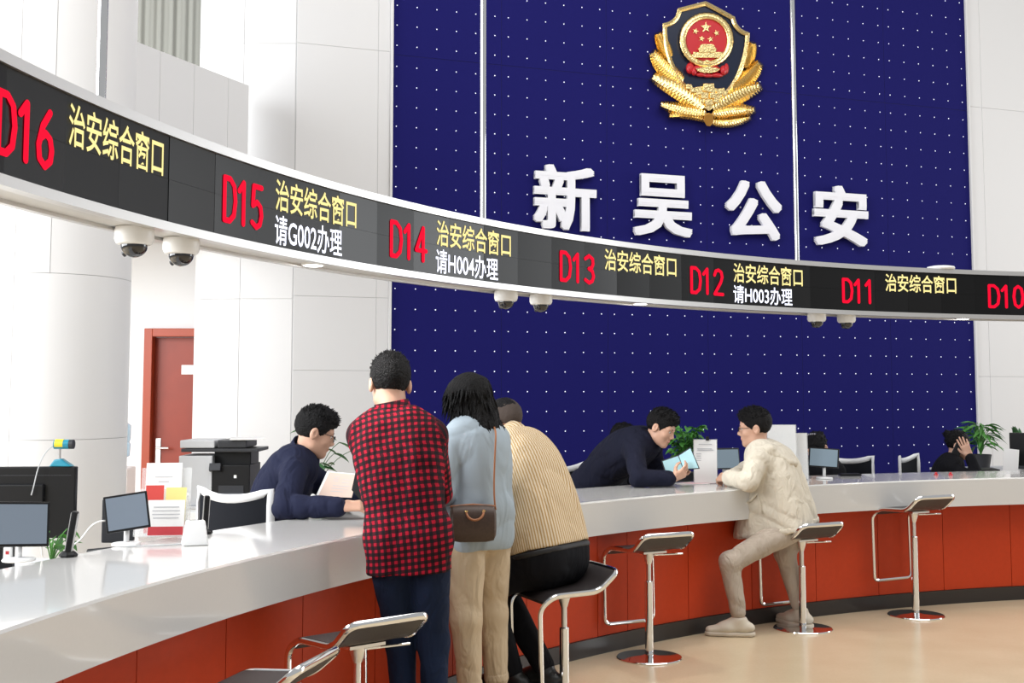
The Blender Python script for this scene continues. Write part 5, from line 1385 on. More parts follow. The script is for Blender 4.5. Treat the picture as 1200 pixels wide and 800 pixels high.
YELP = mat('yellow_leaflet', (0.72, 0.62, 0.22), 0.6); REDP = mat('red_leaflet', (0.55, 0.05, 0.04), 0.6)

def tablet(p, w, h, lift, roll, tilt, yaw, label, screen, cable=None):
    t = thing('tablet', label, 'tablet', p, yaw)
    MB().lathe([(0.058, 0.0), (0.060, 0.004), (0.056, 0.010), (0.014, 0.013)], 28).build('stand_base', WHITEP, t, smooth=True, auto=0.6)
    MB().sweep([(0, 0, 0.01), (0, 0, lift - h * 0.45)], 0.011, 12).sweep([(0, 0, lift - h * 0.45), (0, 0.006, lift - h * .1)], 0.009, 10).build('stem', WHITEP, t, smooth=True)
    R = Matrix.Rotation(tilt, 3, 'X') @ Matrix.Rotation(roll, 3, 'Y')
    c = Vector((0, -0.012, lift))
    b = MB().box((0, 0, 0), (w, 0.010, h)).build('tablet_body', BLACKP, t, bevel=0.004); b.location = c; b.rotation_euler = R.to_euler()
    s = MB().box((0, -0.0052, 0), (w * 0.90, 0.001, h * 0.88)).build('screen', screen, b)
    if cable: MB().sweep(cable, 0.0035, 8).build('cable', WHITEP, t, smooth=True)
    return t
p = at_z(22, 657, ZC); tablet(p, 0.205, 0.165, 0.135, 0.06, -0.22, face_cam(p, 0.25), 'grey tablet on white stand, leftmost on the counter', SCREEN, cable=bez([(0.03, 0.02, 0.09), (0.10, 0.02, 0.10), (0.09, 0.05, 0.0), (0.10, 0.05, 0.004)], 14))
p = at_z(148, 638.5, ZC); tablet(p, 0.172, 0.150, 0.134, -0.14, -0.25, face_cam(p, -0.05), 'grey tilted tablet beside the leaflet holder', SCREEN, cable=bez([(-0.08, 0.01, 0.10), (-0.16, 0.01, 0.10), (-0.15, 0.04, 0.03), (-0.21, 0.0, 0.004)], 14))
p = at_z(966, 560.5, ZC); tablet(p, 0.215, 0.140, 0.150, 0.05, -0.2, face_cam(p, -0.1), 'bluish tablet on white stand at the far part of the counter', SCREENB)

def handset(p, h, yaw, lean, label):
    t = thing('handset_dock', label, 'handset', p, yaw)
    MB().lathe([(0.034, 0), (0.036, 0.008), (0.024, 0.020), (0.018, 0.022)], 8).build('dock', BLACKP, t, bevel=0.002, segs=1)
    R = Matrix.Rotation(lean, 3, 'Y')
    o = MB().box((0, 0, h / 2), (0.022, 0.048, h)).build('handset', BLACKP, t, bevel=0.006); o.location = (0, 0, 0.016); o.rotation_euler = R.to_euler()
    for sx in (-1, 1):
        MB().box((sx * 0.0122, 0, h / 2), (0.003, 0.030, h * 0.92)).build('silver_edge', STEEL, o)
handset(at_z(80, 652, ZC), 0.155, 0.2, 0.14, 'black handset standing in its dock between the two near tablets')
handset(at_z(240, 625, ZC), 0.15, 0.3, 0.05, 'thin black handset standing behind the white card reader')
p = at_z(228, 638, ZC); t = thing('card_reader', 'small white tapered card reader beside the leaflet holder', 'card reader', p, face_cam(p, 0.1))
m = MB(); m.add([(-0.052, -0.04, 0), (0.052, -0.04, 0), (0.052, 0.04, 0), (-0.052, 0.04, 0), (-0.034, -0.018, 0.098), (0.040, -0.018, 0.098), (0.040, 0.03, 0.098), (-0.034, 0.03, 0.098)], [(3, 2, 1, 0), (4, 5, 6, 7), (0, 1, 5, 4), (1, 2, 6, 5), (2, 3, 7, 6), (3, 0, 4, 7)])
m.build('housing', WHITEP, t, bevel=0.008, segs=3, smooth=True, auto=0.6)
part(t, 'slot', DARKG, ((0.003, 0.008, 0.0985), (0.05, 0.004, 0.002)))
MB().sweep(bez([(-0.05, 0.0, 0.006), (-0.12, -0.02, 0.004), (-0.2, 0.01, 0.004), (-0.27, 0.0, 0.004)], 12), 0.003, 6).build('cable', GREYP, t)
p = at_z(9, 656, ZC); t = thing('small_bottle', 'little white bottle with red mark at the left edge of the counter', 'bottle', p, 0.2)
MB().box((0, 0, 0.024), (0.030, 0.022, 0.048)).build('bottle_body', WHITEP, t, bevel=0.005); MB().lathe([(0.007, 0.048), (0.007, 0.060)], 12).build('cap', WHITEP, t)
part(t, 'red_mark', REDPR, ((0.0, -0.0113, 0.028), (0.012, 0.0006, 0.012)))

# leaflet holder
p = at_z(188, 633, ZC + 0.001); t = thing('leaflet_holder', 'clear acrylic leaflet holder with white, red and yellow leaflets', 'leaflet holder', p, face_cam(p, -0.18))
tl = Matrix.Rotation(-0.16, 3, 'X')
def lp(x, y, z): return tl @ Vector((x, y, z)) + Vector((0, 0, 0.0155))
part(t, 'base_plate', CLEAR, ((0, 0.03, 0.003), (0.21, 0.14, 0.006)))
part(t, 'back_plate', CLEAR, (lp(0, 0.075, 0.15), (0.21, 0.003, 0.29), tl)); part(t, 'front_plate', CLEAR, (lp(0.0, -0.03, 0.075), (0.21, 0.003, 0.15), tl)); part(t, 'middle_plate', CLEAR, (lp(0.0, 0.02, 0.10), (0.21, 0.003, 0.20), tl))
for sx in (-1, 1): part(t, 'side_plate', CLEAR, (lp(sx * 0.105, 0.02, 0.09), (0.003, 0.11, 0.18), tl))
def leaflet(x, y, z, w, h, material, label_, lines=None, band=None):
    o = thing('leaflet', label_, 'leaflet', t.matrix_basis @ lp(x, y, 0), t.rotation_euler[2], 'leaflets in the acrylic holder')
    part(o, 'sheet', material, (tl @ Vector((0, 0, z)), (w, 0.004, h), tl))
    if lines: part(o, 'printing', GREYT, *[(tl @ Vector((0, -0.0026, z + q)), (w * ww, 0.0006, 0.004), tl) for q, ww in lines])
    if band: part(o, 'red_band', band, (tl @ Vector((0, -0.0026, z - h * 0.36)), (w * 0.96, 0.0006, h * 0.24), tl))
    return o
bpy.context.view_layer.update()
leaflet(-0.01, 0.066, 0.165, 0.15, 0.30, PAPER, 'tall white leaflet at the back of the acrylic holder', [(0.09, 0.5), (0.07, 0.3)])
leaflet(-0.035, 0.012, 0.115, 0.075, 0.20, REDP, 'red leaflet in the middle pocket of the acrylic holder', None)
leaflet(0.055, 0.008, 0.11, 0.085, 0.19, YELP, 'yellow leaflet in the middle pocket of the acrylic holder', None, REDP)
leaflet(0.025, -0.036, 0.075, 0.150, 0.148, PAPER, 'white leaflet with red band in the front pocket of the acrylic holder', [(0.045, 0.7), (0.03, 0.75), (0.015, 0.75), (0.0, 0.7)], REDPR)

# staff desk behind the counter at the left, with monitor, webcam, terminal and plant
t = thing('staff_desk', 'grey white staff desk behind the left end of the counter', 'desk', (-2.28, 5.35, 0), 0.0)
part(t, 'desk_top', GREYP, ((0, 0, 0.73), (1.25, 0.85, 0.03)), bevel=0.003)
for sx in (-1, 1): part(t, 'side_panel', GREYP, ((sx * 0.60, 0, 0.357), (0.03, 0.8, 0.714)))
mp = Vector((-2.20, 5.22, 0.746)); t = thing('monitor', 'large black monitor seen from behind with webcam on top', 'monitor', mp, 0.05)
part(t, 'stand_base', BLACKP, ((0, 0.05, 0.008), (0.26, 0.2, 0.014)), bevel=0.004); part(t, 'stand_neck', BLACKP, ((0, 0.06, 0.15), (0.06, 0.03, 0.28)))
b = part(t, 'display_housing', BLACKP, ((0, 0.0, 0.312), (0.62, 0.035, 0.306)), ((0, -0.02, 0.30), (0.36, 0.03, 0.18)), bevel=0.006); part(t, 'rear_groove', DARKG, ((0, -0.0178, 0.428), (0.58, 0.001, 0.003)))
part(t, 'screen', SCREEN, ((0, 0.0178, 0.325), (0.57, 0.001, 0.27)))
wp = mp + Vector((0.245, 0.012, 0.4655)); t = thing('webcam', 'teal and yellow webcam on top of the black monitor', 'webcam', wp, 0.0)
m = MB(); m.add([(-0.05, -0.025, 0), (0.05, -0.025, 0), (0.05, 0.025, 0), (-0.05, 0.025, 0), (-0.03, -0.018, 0.030), (0.0, -0.018, 0.034), (0.0, 0.018, 0.034), (-0.03, 0.018, 0.030)], [(3, 2, 1, 0), (4, 5, 6, 7), (0, 1, 5, 4), (1, 2, 6, 5), (2, 3, 7, 6), (3, 0, 4, 7)])
m.build('foot', TEAL, t, bevel=0.006)
MB().sweep([(-0.012, 0, 0.03), (-0.012, 0, 0.075)], 0.005, 8).build('stem', STEEL, t)
MB().sweep([(-0.035, 0, 0.095), (0.030, 0, 0.095)], 0.021, 16).build('barrel', TEAL, t, smooth=True, auto=0.6); MB().sweep([(-0.030, 0, 0.096), (0.006, 0, 0.096)], 0.0216, 16).build('yellow_band', YEL, t, smooth=True, auto=0.6)
MB().sweep([(0.030, 0, 0.095), (0.048, 0, 0.095)], 0.0205, 16).build('lens', DARKG, t, smooth=True, auto=0.6)
MB().sweep(bez([(-0.035, -0.01, 0.09), (-0.09, -0.05, 0.05), (-0.085, -0.06, -0.05), (-0.11, -0.05, -0.12)], 14), 0.0025, 6).build('cable', GREYP, t)
tp_ = Vector((-1.83, 5.62, 0.746)); t = thing('desk_terminal', 'small black terminal with handset behind the tilted tablet', 'terminal', tp_, 0.0)
part(t, 'display', DARKG, ((0, 0.0, 0.19), (0.15, 0.025, 0.20)), bevel=0.006); part(t, 'stand', BLACKP, ((0, 0.02, 0.05), (0.05, 0.03, 0.10))); part(t, 'keypad_base', BLACKP, ((0.0, -0.02, 0.014), (0.24, 0.16, 0.026)), bevel=0.006)
MB().sweep([(-0.12, -0.05, 0.05), (0.0, -0.06, 0.062), (0.12, -0.05, 0.05)], 0.018, 10).build('receiver', BLACKP, t, smooth=True)

# ---- plants
def leaf_mesh(L, W, bend, n=6, fold=0.25):
    V = []; Fc = []
    for i in range(n + 1):
        s = i / n; w = W * math.sin(math.pi * (0.06 + 0.94 * s) ** 0.8) ** 0.8 if s < 1 else 0.001; x = L * s; z = bend * s * s
        V += [(x, -w / 2, z + abs(w) * fold), (x, 0, z), (x, w / 2, z + abs(w) * fold)]
    for i in range(n):
        a = 3 * i; Fc += [(a, a + 1, a + 4, a + 3), (a + 1, a + 2, a + 5, a + 4)]
    me = bpy.data.meshes.new('leaf'); me.from_pydata(V, [], Fc); me.polygons.foreach_set('use_smooth', [True] * len(me.polygons)); return me
def plant(label, loc, potr, poth, potm, leaf, n, spread, hgt, leafmat, seed, name='potted_plant', upright=False, cat='plant'):
    random.seed(seed); t = thing(name, label, cat, loc)
    MB().lathe([(potr * 0.75, 0), (potr, poth), (potr * 0.9, poth), (potr * 0.85, poth * 0.9)], 24).build('pot', potm, t, smooth=True, auto=0.6)
    meshes = [leaf_mesh(*l) for l in leaf]
    for me in meshes: me.materials.append(leafmat)
    for i in range(n):
        a = random.uniform(0, 2 * math.pi) if not isinstance(spread, list) else spread[i][0]
        rr = random.uniform(0.1, 1.0) * (spread if not isinstance(spread, list) else spread[i][1]); hh = poth + hgt * random.uniform(0.25, 1.0) if not isinstance(spread, list) else spread[i][2]
        tip = Vector((math.cos(a) * rr, math.sin(a) * rr, hh)); el = random.uniform(-0.35, 0.5) if not upright else random.uniform(0.7, 1.25)
        st = MB().sweep(bez([(0, 0, poth * 0.85), (tip.x * 0.3, tip.y * 0.3, hh * 0.85), tuple(tip)], 6), 0.0025, 5).build('stem', leafmat, t)
        o = link('leaf', random.choice(meshes), t); o.location = tip; o.rotation_euler = (random.uniform(-0.5, 0.5), -el, a + random.uniform(-0.4, 0.4))
    return t
p = Vector((-1.90, 5.0, 0.746)); plant('trailing green plant in small white pot beside the left tablet', p, 0.04, 0.08, WHITEP, [(0.06, 0.038, -0.02), (0.07, 0.042, -0.03)], 14, 0.075, 0.16, LEAF, 5)
cabz = 0.82
def cabinet(label, loc, w, d, h, rz, doors=2):
    t = thing('low_cabinet', label, 'cabinet', loc, rz)
    part(t, 'body', WHITEP, ((0, 0, h / 2 - 0.01), (w, d, h - 0.02)), bevel=0.003); part(t, 'cabinet_top', GREYP, ((0, 0, h - 0.01), (w + 0.02, d + 0.02, 0.02)), bevel=0.003)
    for k in range(doors):
        x = -w / 2 + w * (k + 0.5) / doors; dr = part(t, 'door', WHITEP, ((x, -d / 2 - 0.009, h / 2 - 0.01), (w / doors - 0.006, 0.018, h - 0.06)), bevel=0.002)
        part(dr, 'handle', STEEL, ((x + w / doors * 0.36, -d / 2 - 0.024, h * 0.55), (0.012, 0.012, 0.10)))
    return t
cabinet('low white cabinet carrying the printer', (-1.98, 8.05, 0), 0.85, 0.5, 0.80, 0.0)
cabinet('low white cabinet with plant behind the clerk with glasses', (-1.18, 7.75, 0), 0.6, 0.45, 0.74, 0.05)
p = Vector((-1.26, 7.70, 0.741))
plant('green leafy plant behind the clerk with glasses', p, 0.09, 0.16, WHITEP, [(0.12, 0.042, -0.03), (0.14, 0.045, -0.04)], 20, 0.26, 0.42, LEAFD, 8)
cabinet('low white cabinet under the bushy plant', (1.36, 9.15, 0), 0.45, 0.36, 0.76, WA)
plant('bushy green plant between the leaning clerk and the clip sign', (1.32, 9.12, 0.761), 0.10, 0.17, DARKG, [(0.06, 0.050, -0.02), (0.07, 0.056, -0.02)], 120, 0.145, 0.34, LEAF, 21)
cabinet('low white cabinet under the plants by the right wall', (4.65, 11.75, 0), 1.0, 0.45, 0.80, WA, 3)
plant('tall green plant with narrow drooping leaves by the right wall', (4.50, 11.55, 0.801), 0.10, 0.14, DARKG, [(0.17, 0.038, -0.08), (0.15, 0.035, -0.05), (0.14, 0.035, -0.07)], 60, 0.11, 0.30, LEAF, 31)
plant('small plant with upright leaves in dark pot beside the right monitor', (4.93, 11.62, 0.801), 0.075, 0.20, DARKG, [(0.22, 0.06, -0.01), (0.18, 0.05, 0.02)], 9, 0.05, 0.06, LEAFD, 33, upright=True)

# ---- printer
pr = thing('printer', 'grey and black office printer on a low cabinet near the red door', 'printer', (-1.925, 8.02, 0.801), 0.02); pr.scale = (0.86, 0.9, 1.0)
part(pr, 'paper_unit', GREYP, ((-0.16, 0, 0.16), (0.25, 0.42, 0.32)), bevel=0.006)
b = part(pr, 'print_unit', BLACKP, ((0.10, 0.0, 0.13), (0.30, 0.40, 0.26)), ((0.10, 0.03, 0.30), (0.28, 0.30, 0.10)), bevel=0.006)
part(pr, 'output_slot', DARKG, ((0.11, -0.202, 0.10), (0.19, 0.006, 0.055))); part(pr, 'output_tray', GREYP, ((0.12, -0.25, 0.072), (0.18, 0.11, 0.008)))
part(pr, 'control_panel', DARKG, ((-0.01, -0.215, 0.245), (0.085, 0.03, 0.05), rotmat(0, -0.4)), bevel=0.003); part(pr, 'maker_mark', WHITEP, ((0.14, -0.2045, 0.185), (0.020, 0.001, 0.020)))
part(pr, 'scanner_base', DARKG, ((0.02, 0.0, 0.355), (0.58, 0.42, 0.022)), bevel=0.004); part(pr, 'scanner_lid', GREYP, ((-0.15, 0, 0.395), (0.26, 0.42, 0.05)), bevel=0.008); part(pr, 'feeder', DARKG, ((0.11, 0.0, 0.395), (0.22, 0.40, 0.05)), bevel=0.008)
o = thing('loose_paper', 'white sheets lying on top of the printer', 'paper', (-1.76, 7.97, 1.2225), 0.2); part(o, 'sheet', PAPER, ((0, 0, 0.004), (0.21, 0.29, 0.006))); part(o, 'top_sheet', PAPER, ((0.01, 0.01, 0.0085), (0.21, 0.29, 0.002), rotmat(0.08)))
# water dispenser peeping out between column and door
wd = thing('water_dispenser', 'water dispenser with pale blue bottle between column and red door', 'water dispenser', (-3.17, 9.55, 0), 0.1)
part(wd, 'cabinet', mat('dispenser_white', (0.75, 0.68, 0.66), 0.4), ((0, 0, 0.47), (0.30, 0.32, 0.94)), bevel=0.012); part(wd, 'tap_recess', DARKG, ((0, -0.162, 0.70), (0.2, 0.004, 0.16)))
MB().lathe([(0.03, 0.94), (0.05, 0.98), (0.13, 1.03), (0.135, 1.12), (0.125, 1.14), (0.135, 1.16), (0.135, 1.27), (0.10, 1.30)], 24).build('water_bottle', mat('bottle_blue', (0.45, 0.62, 0.75), 0.1, alpha=0.75), wd, smooth=True, auto=0.6)

# ---- office chairs
def office_chair(label, loc, face, top=1.02, seat=0.48):
    t = thing('office_chair', label, 'chair', loc, math.atan2(face[1], face[0]) - math.pi / 2, 'staff chairs behind the counter')
    part(t, 'seat', MESHB, ((0, 0.02, seat), (0.46, 0.44, 0.06)), bevel=0.02)
    W = 0.235; z0 = seat + 0.10
    def arc_y(x): return -0.23 - 0.05 * (1 - (x / W) ** 2)
    def dip(x): return top - 0.045 * (1 - (x / W) ** 2)
    xs = [-W + 2 * W * k / 12 for k in range(13)]
    loop = [(x, arc_y(x), dip(x)) for x in xs] + [(W, arc_y(W), top - (top - z0) * k / 6) for k in range(1, 7)] + [(x, arc_y(x), z0) for x in xs[::-1][1:]] + [(-W, arc_y(-W), z0 + (top - z0) * k / 6) for k in range(1, 6)]
    fr = MB().sweep(loop, 0.022, 10, closed=True, rb=0.012).build('back_frame', CHAIRW, t, smooth=True, auto=0.8)
    V = []; Fc = []
    for d in (0.003, -0.003):
        for x in xs: V += [(x, arc_y(x) + d, z0), (x, arc_y(x) + d, dip(x))]
    n = len(xs)
    for q in (0, 2 * n):
        for i in range(n - 1): Fc.append((q + 2 * i, q + 2 * i + 1, q + 2 * i + 3, q + 2 * i + 2))
    MB().add(V, Fc).build('back_mesh', MESHB, t, smooth=True)
    MB().sweep([(0, -0.285, z0 + 0.02), (0, -0.26, seat - 0.02), (0, -0.1, seat - 0.04)], 0.022, 8).build('back_support', DARKG, t, smooth=True)
    for sx in (-1, 1): MB().sweep(fillet([(sx * 0.22, 0.0, seat - 0.02), (sx * 0.27, 0.0, seat), (sx * 0.27, 0.0, seat + 0.18), (sx * 0.27, 0.16, seat + 0.19)], 0.04), 0.014, 8).build('armrest', CHAIRW, t, smooth=True)
    MB().sweep([(0, 0, 0.10), (0, 0, seat - 0.03)], 0.024, 12).build('gas_column', DARKG, t, smooth=True, auto=0.6)
    for k in range(5):
        a = 2 * math.pi * k / 5 + 0.3; e = Vector((math.cos(a) * 0.28, math.sin(a) * 0.28, 0.075))
        lg = MB().sweep([(0, 0, 0.11), tuple(e)], [0.024, 0.016], 8).build('leg', CHAIRW, t, smooth=True)
        MB().sweep([(e.x - 0.02 * math.sin(a), e.y + 0.02 * math.cos(a), 0.030), (e.x + 0.02 * math.sin(a), e.y - 0.02 * math.cos(a), 0.030)], 0.0295, 14).build('caster', BLACKP, lg, smooth=True, auto=0.6)
    return t
office_chair('white framed office chair that the clerk with glasses sits on', (-1.335, 6.46, 0), (0.45, 0.89), 1.03, 0.50)
office_chair('white framed office chair behind the leaning clerk', (0.62, 8.72, 0), (0.80, -0.6), 1.01)
# seats of the staff in the background
office_chair('office chair of the staff member hidden behind the leaning clerk', (p7.x - 0.16, p7.y + 0.04, 0), (0.95, -0.25), 0.84, 0.44)
office_chair('office chair of the woman with the hair clip', (p8.x + 0.20, p8.y + 0.14, 0), (-0.55, -0.83), 0.99, 0.44)
office_chair('office chair of the woman on the phone', (p9.x - 0.17, p9.y + 0.09, 0), (0.80, -0.6), 0.98, 0.44)

# ---- signs on the far counter
p = at_z(827, 566, ZC); sg = thing('clip_sign', 'white notice with black clip standing on the counter', 'sign', p, face_cam(p, 0.0))
tl = Matrix.Rotation(-0.06, 3, 'X')
part(sg, 'acrylic_back', CLEAR, ((0, 0.006, 0.150), (0.165, 0.003, 0.30), tl)); part(sg, 'notice', PAPER, ((0, 0.0, 0.150), (0.155, 0.003, 0.292), tl))
part(sg, 'printing', GREYT, *[((dx, -0.0022, z), (w, 0.0006, 0.005), tl) for z, w, dx in ((0.265, 0.09, 0), (0.235, 0.10, -0.005), (0.225, 0.11, 0), (0.20, 0.035, -0.045), (0.185, 0.03, -0.045), (0.170, 0.035, -0.045), (0.155, 0.03, -0.045), (0.125, 0.06, -0.02))])
part(sg, 'plum_wave', PURPLE, ((-0.02, -0.0024, 0.022), (0.11, 0.0008, 0.020), tl), ((0.035, -0.0024, 0.014), (0.08, 0.0008, 0.016), tl)); part(sg, 'clip', BLACKP, ((0.015, 0.0, 0.305), (0.022, 0.014, 0.028), tl), bevel=0.002); part(sg, 'foot', CLEAR, ((0, 0.0, 0.003), (0.165, 0.09, 0.006)))
p = at_z(852, 562, ZC); sc = thing('counter_screen', 'small grey screen behind the clip sign', 'monitor', p, face_cam(p, 0.5))
part(sc, 'display_housing', DARKG, ((0, 0, 0.15), (0.20, 0.02, 0.15), rotmat(0, -0.15)), bevel=0.004); part(sc, 'screen', SCREENB, ((0, -0.0115, 0.15), (0.18, 0.001, 0.13), rotmat(0, -0.15))); part(sc, 'stand', WHITEP, ((0, 0.02, 0.05), (0.04, 0.02, 0.10)), ((0, 0.02, 0.005), (0.12, 0.09, 0.01)))
p = at_z(925, 562.0, ZC); s2 = thing('display_board', 'tall white board stand behind the man in the cream jacket', 'board', p, face_cam(p, 0.25))
for dx, dy, hh, ww in ((-0.05, 0.0, 0.385, 0.20), (0.06, 0.03, 0.325, 0.17)):
    part(s2, 'board', PAPER, ((dx, dy, hh / 2 + 0.004), (ww, 0.006, hh), rotmat(0.15 if dx > 0 else -0.05, -0.05))); part(s2, 'acrylic_cover', CLEAR, ((dx, dy - 0.006, hh / 2 + 0.004), (ww + 0.01, 0.003, hh + 0.006), rotmat(0.15 if dx > 0 else -0.05, -0.05)))
part(s2, 'foot', CLEAR, ((0, 0.015, 0.003), (0.30, 0.10, 0.006)))
p = at_z(810, 566.5, ZC); o = thing('counter_papers', 'white papers lying flat beside the clip sign', 'paper', p, 0.3); part(o, 'sheet', PAPER, ((0, 0, 0.001), (0.21, 0.15, 0.002))); part(o, 'pink_sheet', mat('pink_paper', (0.75, 0.52, 0.55), 0.7), ((0.06, 0.02, 0.003), (0.20, 0.14, 0.002), rotmat(0.15)))
p = at_z(996, 557.5, ZC); o = thing('keypad', 'flat black keypad beside the far tablet', 'keypad', p, 0.1); part(o, 'case', BLACKP, ((0, 0, 0.009), (0.16, 0.06, 0.016)), bevel=0.004); part(o, 'keys', DARKG, *[((-0.06 + 0.02 * i, -0.015 + 0.015 * j, 0.018), (0.014, 0.010, 0.004)) for i in range(7) for j in range(3)])
# right end: monitor, document stand, keyboard and two red stamps on a staff desk
t = thing('staff_desk', 'grey white staff desk behind the right end of the counter', 'desk', (4.78, 11.02, 0), 0.25)
part(t, 'desk_top', GREYP, ((0, 0, 0.73), (1.3, 0.6, 0.03)), bevel=0.003)
for sx in (-1, 1): part(t, 'side_panel', GREYP, ((sx * 0.62, 0, 0.357), (0.03, 0.55, 0.714)))
p = Vector((4.78, 10.9, 0.746)); t = thing('monitor', 'black monitor at the right edge behind the counter', 'monitor', p, -0.5)
part(t, 'stand_base', BLACKP, ((0, 0.03, 0.008), (0.24, 0.18, 0.014))); part(t, 'stand_neck', BLACKP, ((0, 0.03, 0.14), (0.06, 0.03, 0.26))); part(t, 'display_housing', BLACKP, ((0, 0, 0.27), (0.50, 0.035, 0.30)), bevel=0.006); part(t, 'screen', SCREEN, ((0, 0.0178, 0.27), (0.47, 0.001, 0.27)))
p = Vector((4.50, 10.86, 0.746)); t = thing('document_stand', 'white document on a stand left of the right monitor', 'document stand', p, -0.2)
part(t, 'foot', BLACKP, ((0, 0.02, 0.01), (0.14, 0.12, 0.02)), bevel=0.004); part(t, 'document', PAPER, ((0, 0.0, 0.16), (0.13, 0.004, 0.24), rotmat(0, -0.2, 0.12))); part(t, 'back_plate', BLACKP, ((0, 0.006, 0.14), (0.10, 0.004, 0.2), rotmat(0, -0.2, 0.12)))
o = thing('keyboard', 'black keyboard in front of the woman on the phone', 'keyboard', (4.24, 10.88, 0.746), 0.2); part(o, 'case', BLACKP, ((0, 0, 0.09), (0.30, 0.12, 0.02), rotmat(0, 0.1)), bevel=0.004); part(o, 'riser', DARKG, ((0, 0, 0.04), (0.22, 0.08, 0.08)))
for px, nm in ((1097, 'left of the two small red ink stamps on the far counter'), (1114, 'right of the two small red ink stamps on the far counter')):
    p = at_z(px, 556.5, ZC); o = thing('ink_stamp', nm, 'stamp', p, 0.3, 'red ink stamps'); MB().lathe([(0.016, 0), (0.016, 0.008), (0.008, 0.010), (0.010, 0.018), (0.004, 0.022)], 14).build('stamp_body', mat('stamp_red', (0.5, 0.02, 0.03), 0.4), o, smooth=True, auto=0.6); part(o, 'rubber', BLACKP, ((0, 0, 0.001), (0.02, 0.02, 0.002)))

# ---- things held
def quad_slab(name, pts, th, material, parent):
    P = [Vector(q) for q in pts]; n = (P[1] - P[0]).cross(P[3] - P[0]).normalized() * th
    return MB().add(P + [q + n for q in P], [(0, 1, 2, 3), (7, 6, 5, 4), (0, 4, 5, 1), (1, 5, 6, 2), (2, 6, 7, 3), (3, 7, 4, 0)]).build(name, material, parent)
fo = [at_y(776, 540, 7.99), at_y(795, 533.5, 8.04), at_y(801, 550, 8.03), at_y(782, 559, 7.98)]; fo2 = [at_y(795, 533.5, 8.04), at_y(809, 524.5, 7.96), at_y(819, 548.5, 7.95), at_y(801, 550, 8.03)]
o = thing('folder', 'open pale blue folder held by the leaning clerk', 'folder', fo[3])
def sh(P): return [q - fo[3] for q in P]
def grow(P, s):
    c = sum(P, Vector()) / 4; return [c + (q - c) * s for q in P]
quad_slab('cover', [q + Vector((0, 0.004, 0)) for q in grow(sh(fo), 1.08)], 0.002, DARKG, o); quad_slab('cover', [q + Vector((0, 0.004, 0)) for q in grow(sh(fo2), 1.08)], 0.002, DARKG, o)
quad_slab('page', grow(sh(fo), 0.95), 0.002, PALEB, o); quad_slab('page', grow(sh(fo2), 0.95), 0.002, PALEB, o)
bk = [at_y(386, 553, 6.10), at_y(419, 556, 6.06), at_y(412, 583, 6.02), at_y(373, 581, 6.06)]; o = thing('booklet', 'pale pink booklet page held by the seated clerk', 'booklet', bk[3])
P = [q - bk[3] for q in bk]; quad_slab('page', P, 0.002, PINKP, o); quad_slab('back_page', [q + Vector((-0.012, 0.01, 0.004)) for q in P], 0.002, PAPER, o)
nrm = (P[1] - P[0]).cross(P[3] - P[0]).normalized()
pm = MB()
for k, (v, u0, u1) in enumerate(((0.16, 0.25, 0.42), (0.24, 0.25, 0.42), (0.32, 0.26, 0.42), (0.24, 0.55, 0.85), (0.38, 0.55, 0.8), (0.52, 0.3, 0.85), (0.64, 0.3, 0.8), (0.76, 0.3, 0.7))):
    def B(u, v): return P[0].lerp(P[1], u).lerp(P[3].lerp(P[2], u), v)
    for off in (-0.0006, 0.0026): pm.add([B(u0, v) + nrm * off, B(u1, v) + nrm * off, B(u1, v + 0.025) + nrm * off, B(u0, v + 0.025) + nrm * off], [(0, 1, 2, 3)])
pm.build('printing', GREYT, o)
ph = [at_y(417, 551, 5.60), at_y(434, 561, 5.58), at_y(428, 592, 5.56), at_y(412, 574, 5.58)]; o = thing('wallet', 'black wallet held by the man in the plaid shirt', 'wallet', ph[3]); quad_slab('cover', [q - ph[3] for q in ph], 0.010, BLACKP, o); quad_slab('spine', [(q - ph[3]) + Vector((0, 0.011, 0)) for q in grow(ph, 0.96)], 0.004, DARKG, o)
ear = L9(0.095, 0.012, -0.02); o = thing('mobile_phone', 'black mobile phone at the ear of the woman with the bun', 'phone', ear, 0)
R = Matrix((tuple(fx), tuple(rx), (0, 0, 1))).transposed()
part(o, 'case', BLACKP, (Vector((0, 0, 0)), (0.070, 0.009, 0.145), R @ Matrix.Rotation(0.45, 3, 'Y')), bevel=0.004); part(o, 'screen', DARKG, (rx * -0.005, (0.062, 0.001, 0.132), R @ Matrix.Rotation(0.45, 3, 'Y')))
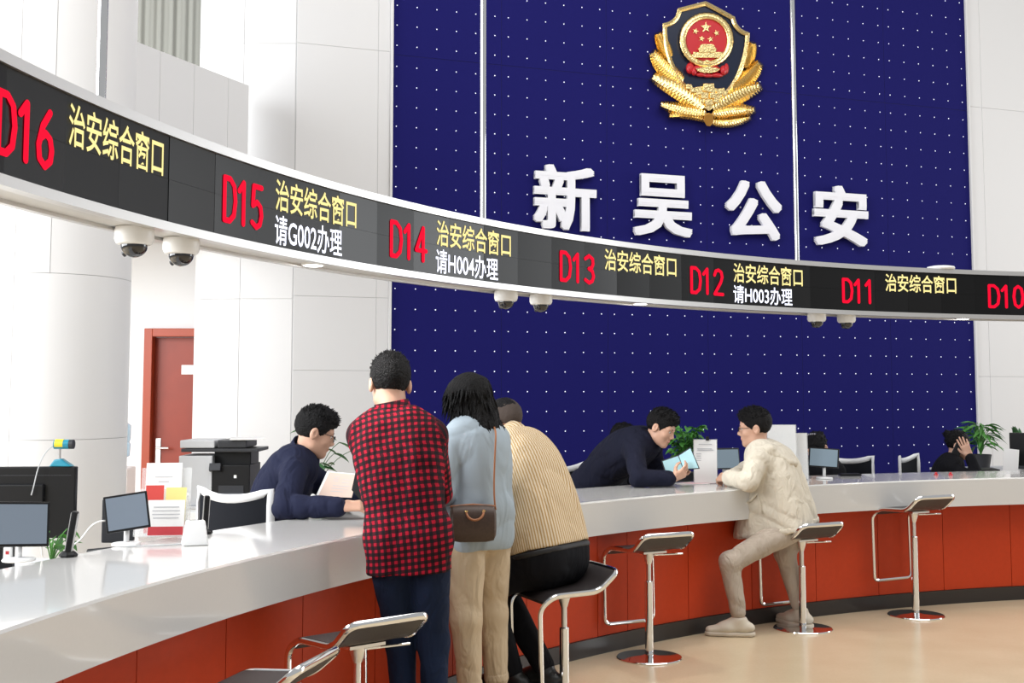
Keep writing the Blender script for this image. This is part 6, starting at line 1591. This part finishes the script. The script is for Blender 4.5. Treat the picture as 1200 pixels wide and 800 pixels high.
# handbag on the woman's hip
BAG = mat('brown_monogram_leather', (0.050, 0.026, 0.016), 0.5, noise=0.5, nscale=110); TAN = mat('tan_leather', (0.34, 0.13, 0.05), 0.5)
bc = at_y(554, 612, 5.53); bagv = thing('handbag', 'small dark brown handbag with tan handle hanging at the woman\'s hip', 'handbag', bc - Vector((0, 0, 0.085)), math.radians(8))
m = MB(); V = []; Fc = []; K = 24
prof2 = []
for i in range(K):
    a = 2 * math.pi * i / K; x = math.cos(a); z = math.sin(a); prof2.append((0.058 * math.copysign(abs(x) ** 0.7, x), 0.085 + 0.080 * math.copysign(abs(z) ** 0.75, z) - (0.008 if z < 0 else 0)))
secs = (-0.104, -0.094, -0.06, 0.0, 0.06, 0.094, 0.104)
for j, xx in enumerate(secs):
    s_ = (0.70, 0.93, 1.0, 1.0, 1.0, 0.93, 0.70)[j]
    V += [(xx, y * s_, 0.085 + (z - 0.085) * s_) for y, z in prof2]
for j in range(6):
    for i in range(K): Fc.append((j * K + i, j * K + (i + 1) % K, (j + 1) * K + (i + 1) % K, (j + 1) * K + i))
Fc += [tuple(range(K)), tuple(6 * K + i for i in range(K))]
m.add(V, Fc).build('bag_body', BAG, bagv, smooth=True, auto=0.7)
for sy in (-1,): MB().sweep(bez([(-0.035, sy * 0.046, 0.140), (-0.035, sy * 0.075, 0.105), (0.0, sy * 0.080, 0.088), (0.045, sy * 0.075, 0.105), (0.045, sy * 0.046, 0.145)], 16), 0.0055, 8).build('handle', TAN, bagv, smooth=True)
for sx in (-0.035, 0.045): MB().lathe([(0.008, 0), (0.008, 0.006)], 10, (sx, -0.048, 0.138)).build('rivet', mat('brass', (0.7, 0.5, 0.2), 0.3, metal=1.0), bagv)
MB().sweep([(-0.104, 0, 0.158), (0, 0, 0.166), (0.104, 0, 0.158)], 0.005, 8).build('zip', TAN, bagv, smooth=True)
w2b = Matrix.Rotation(-math.radians(8), 3, 'Z')
def bl(px, py, Y): return w2b @ (at_y(px, py, Y) - bagv.location)
MB().sweep(bez([(0.106, 0, 0.14), bl(577, 575, 5.545), bl(580, 540, 5.56), bl(581, 510, 5.60)], 18) + bez([bl(581, 510, 5.60), bl(581, 498, 5.68), bl(574, 496, 5.80)], 8)[1:], 0.0045, 8, rb=0.0025).build('strap', TAN, bagv, smooth=True)
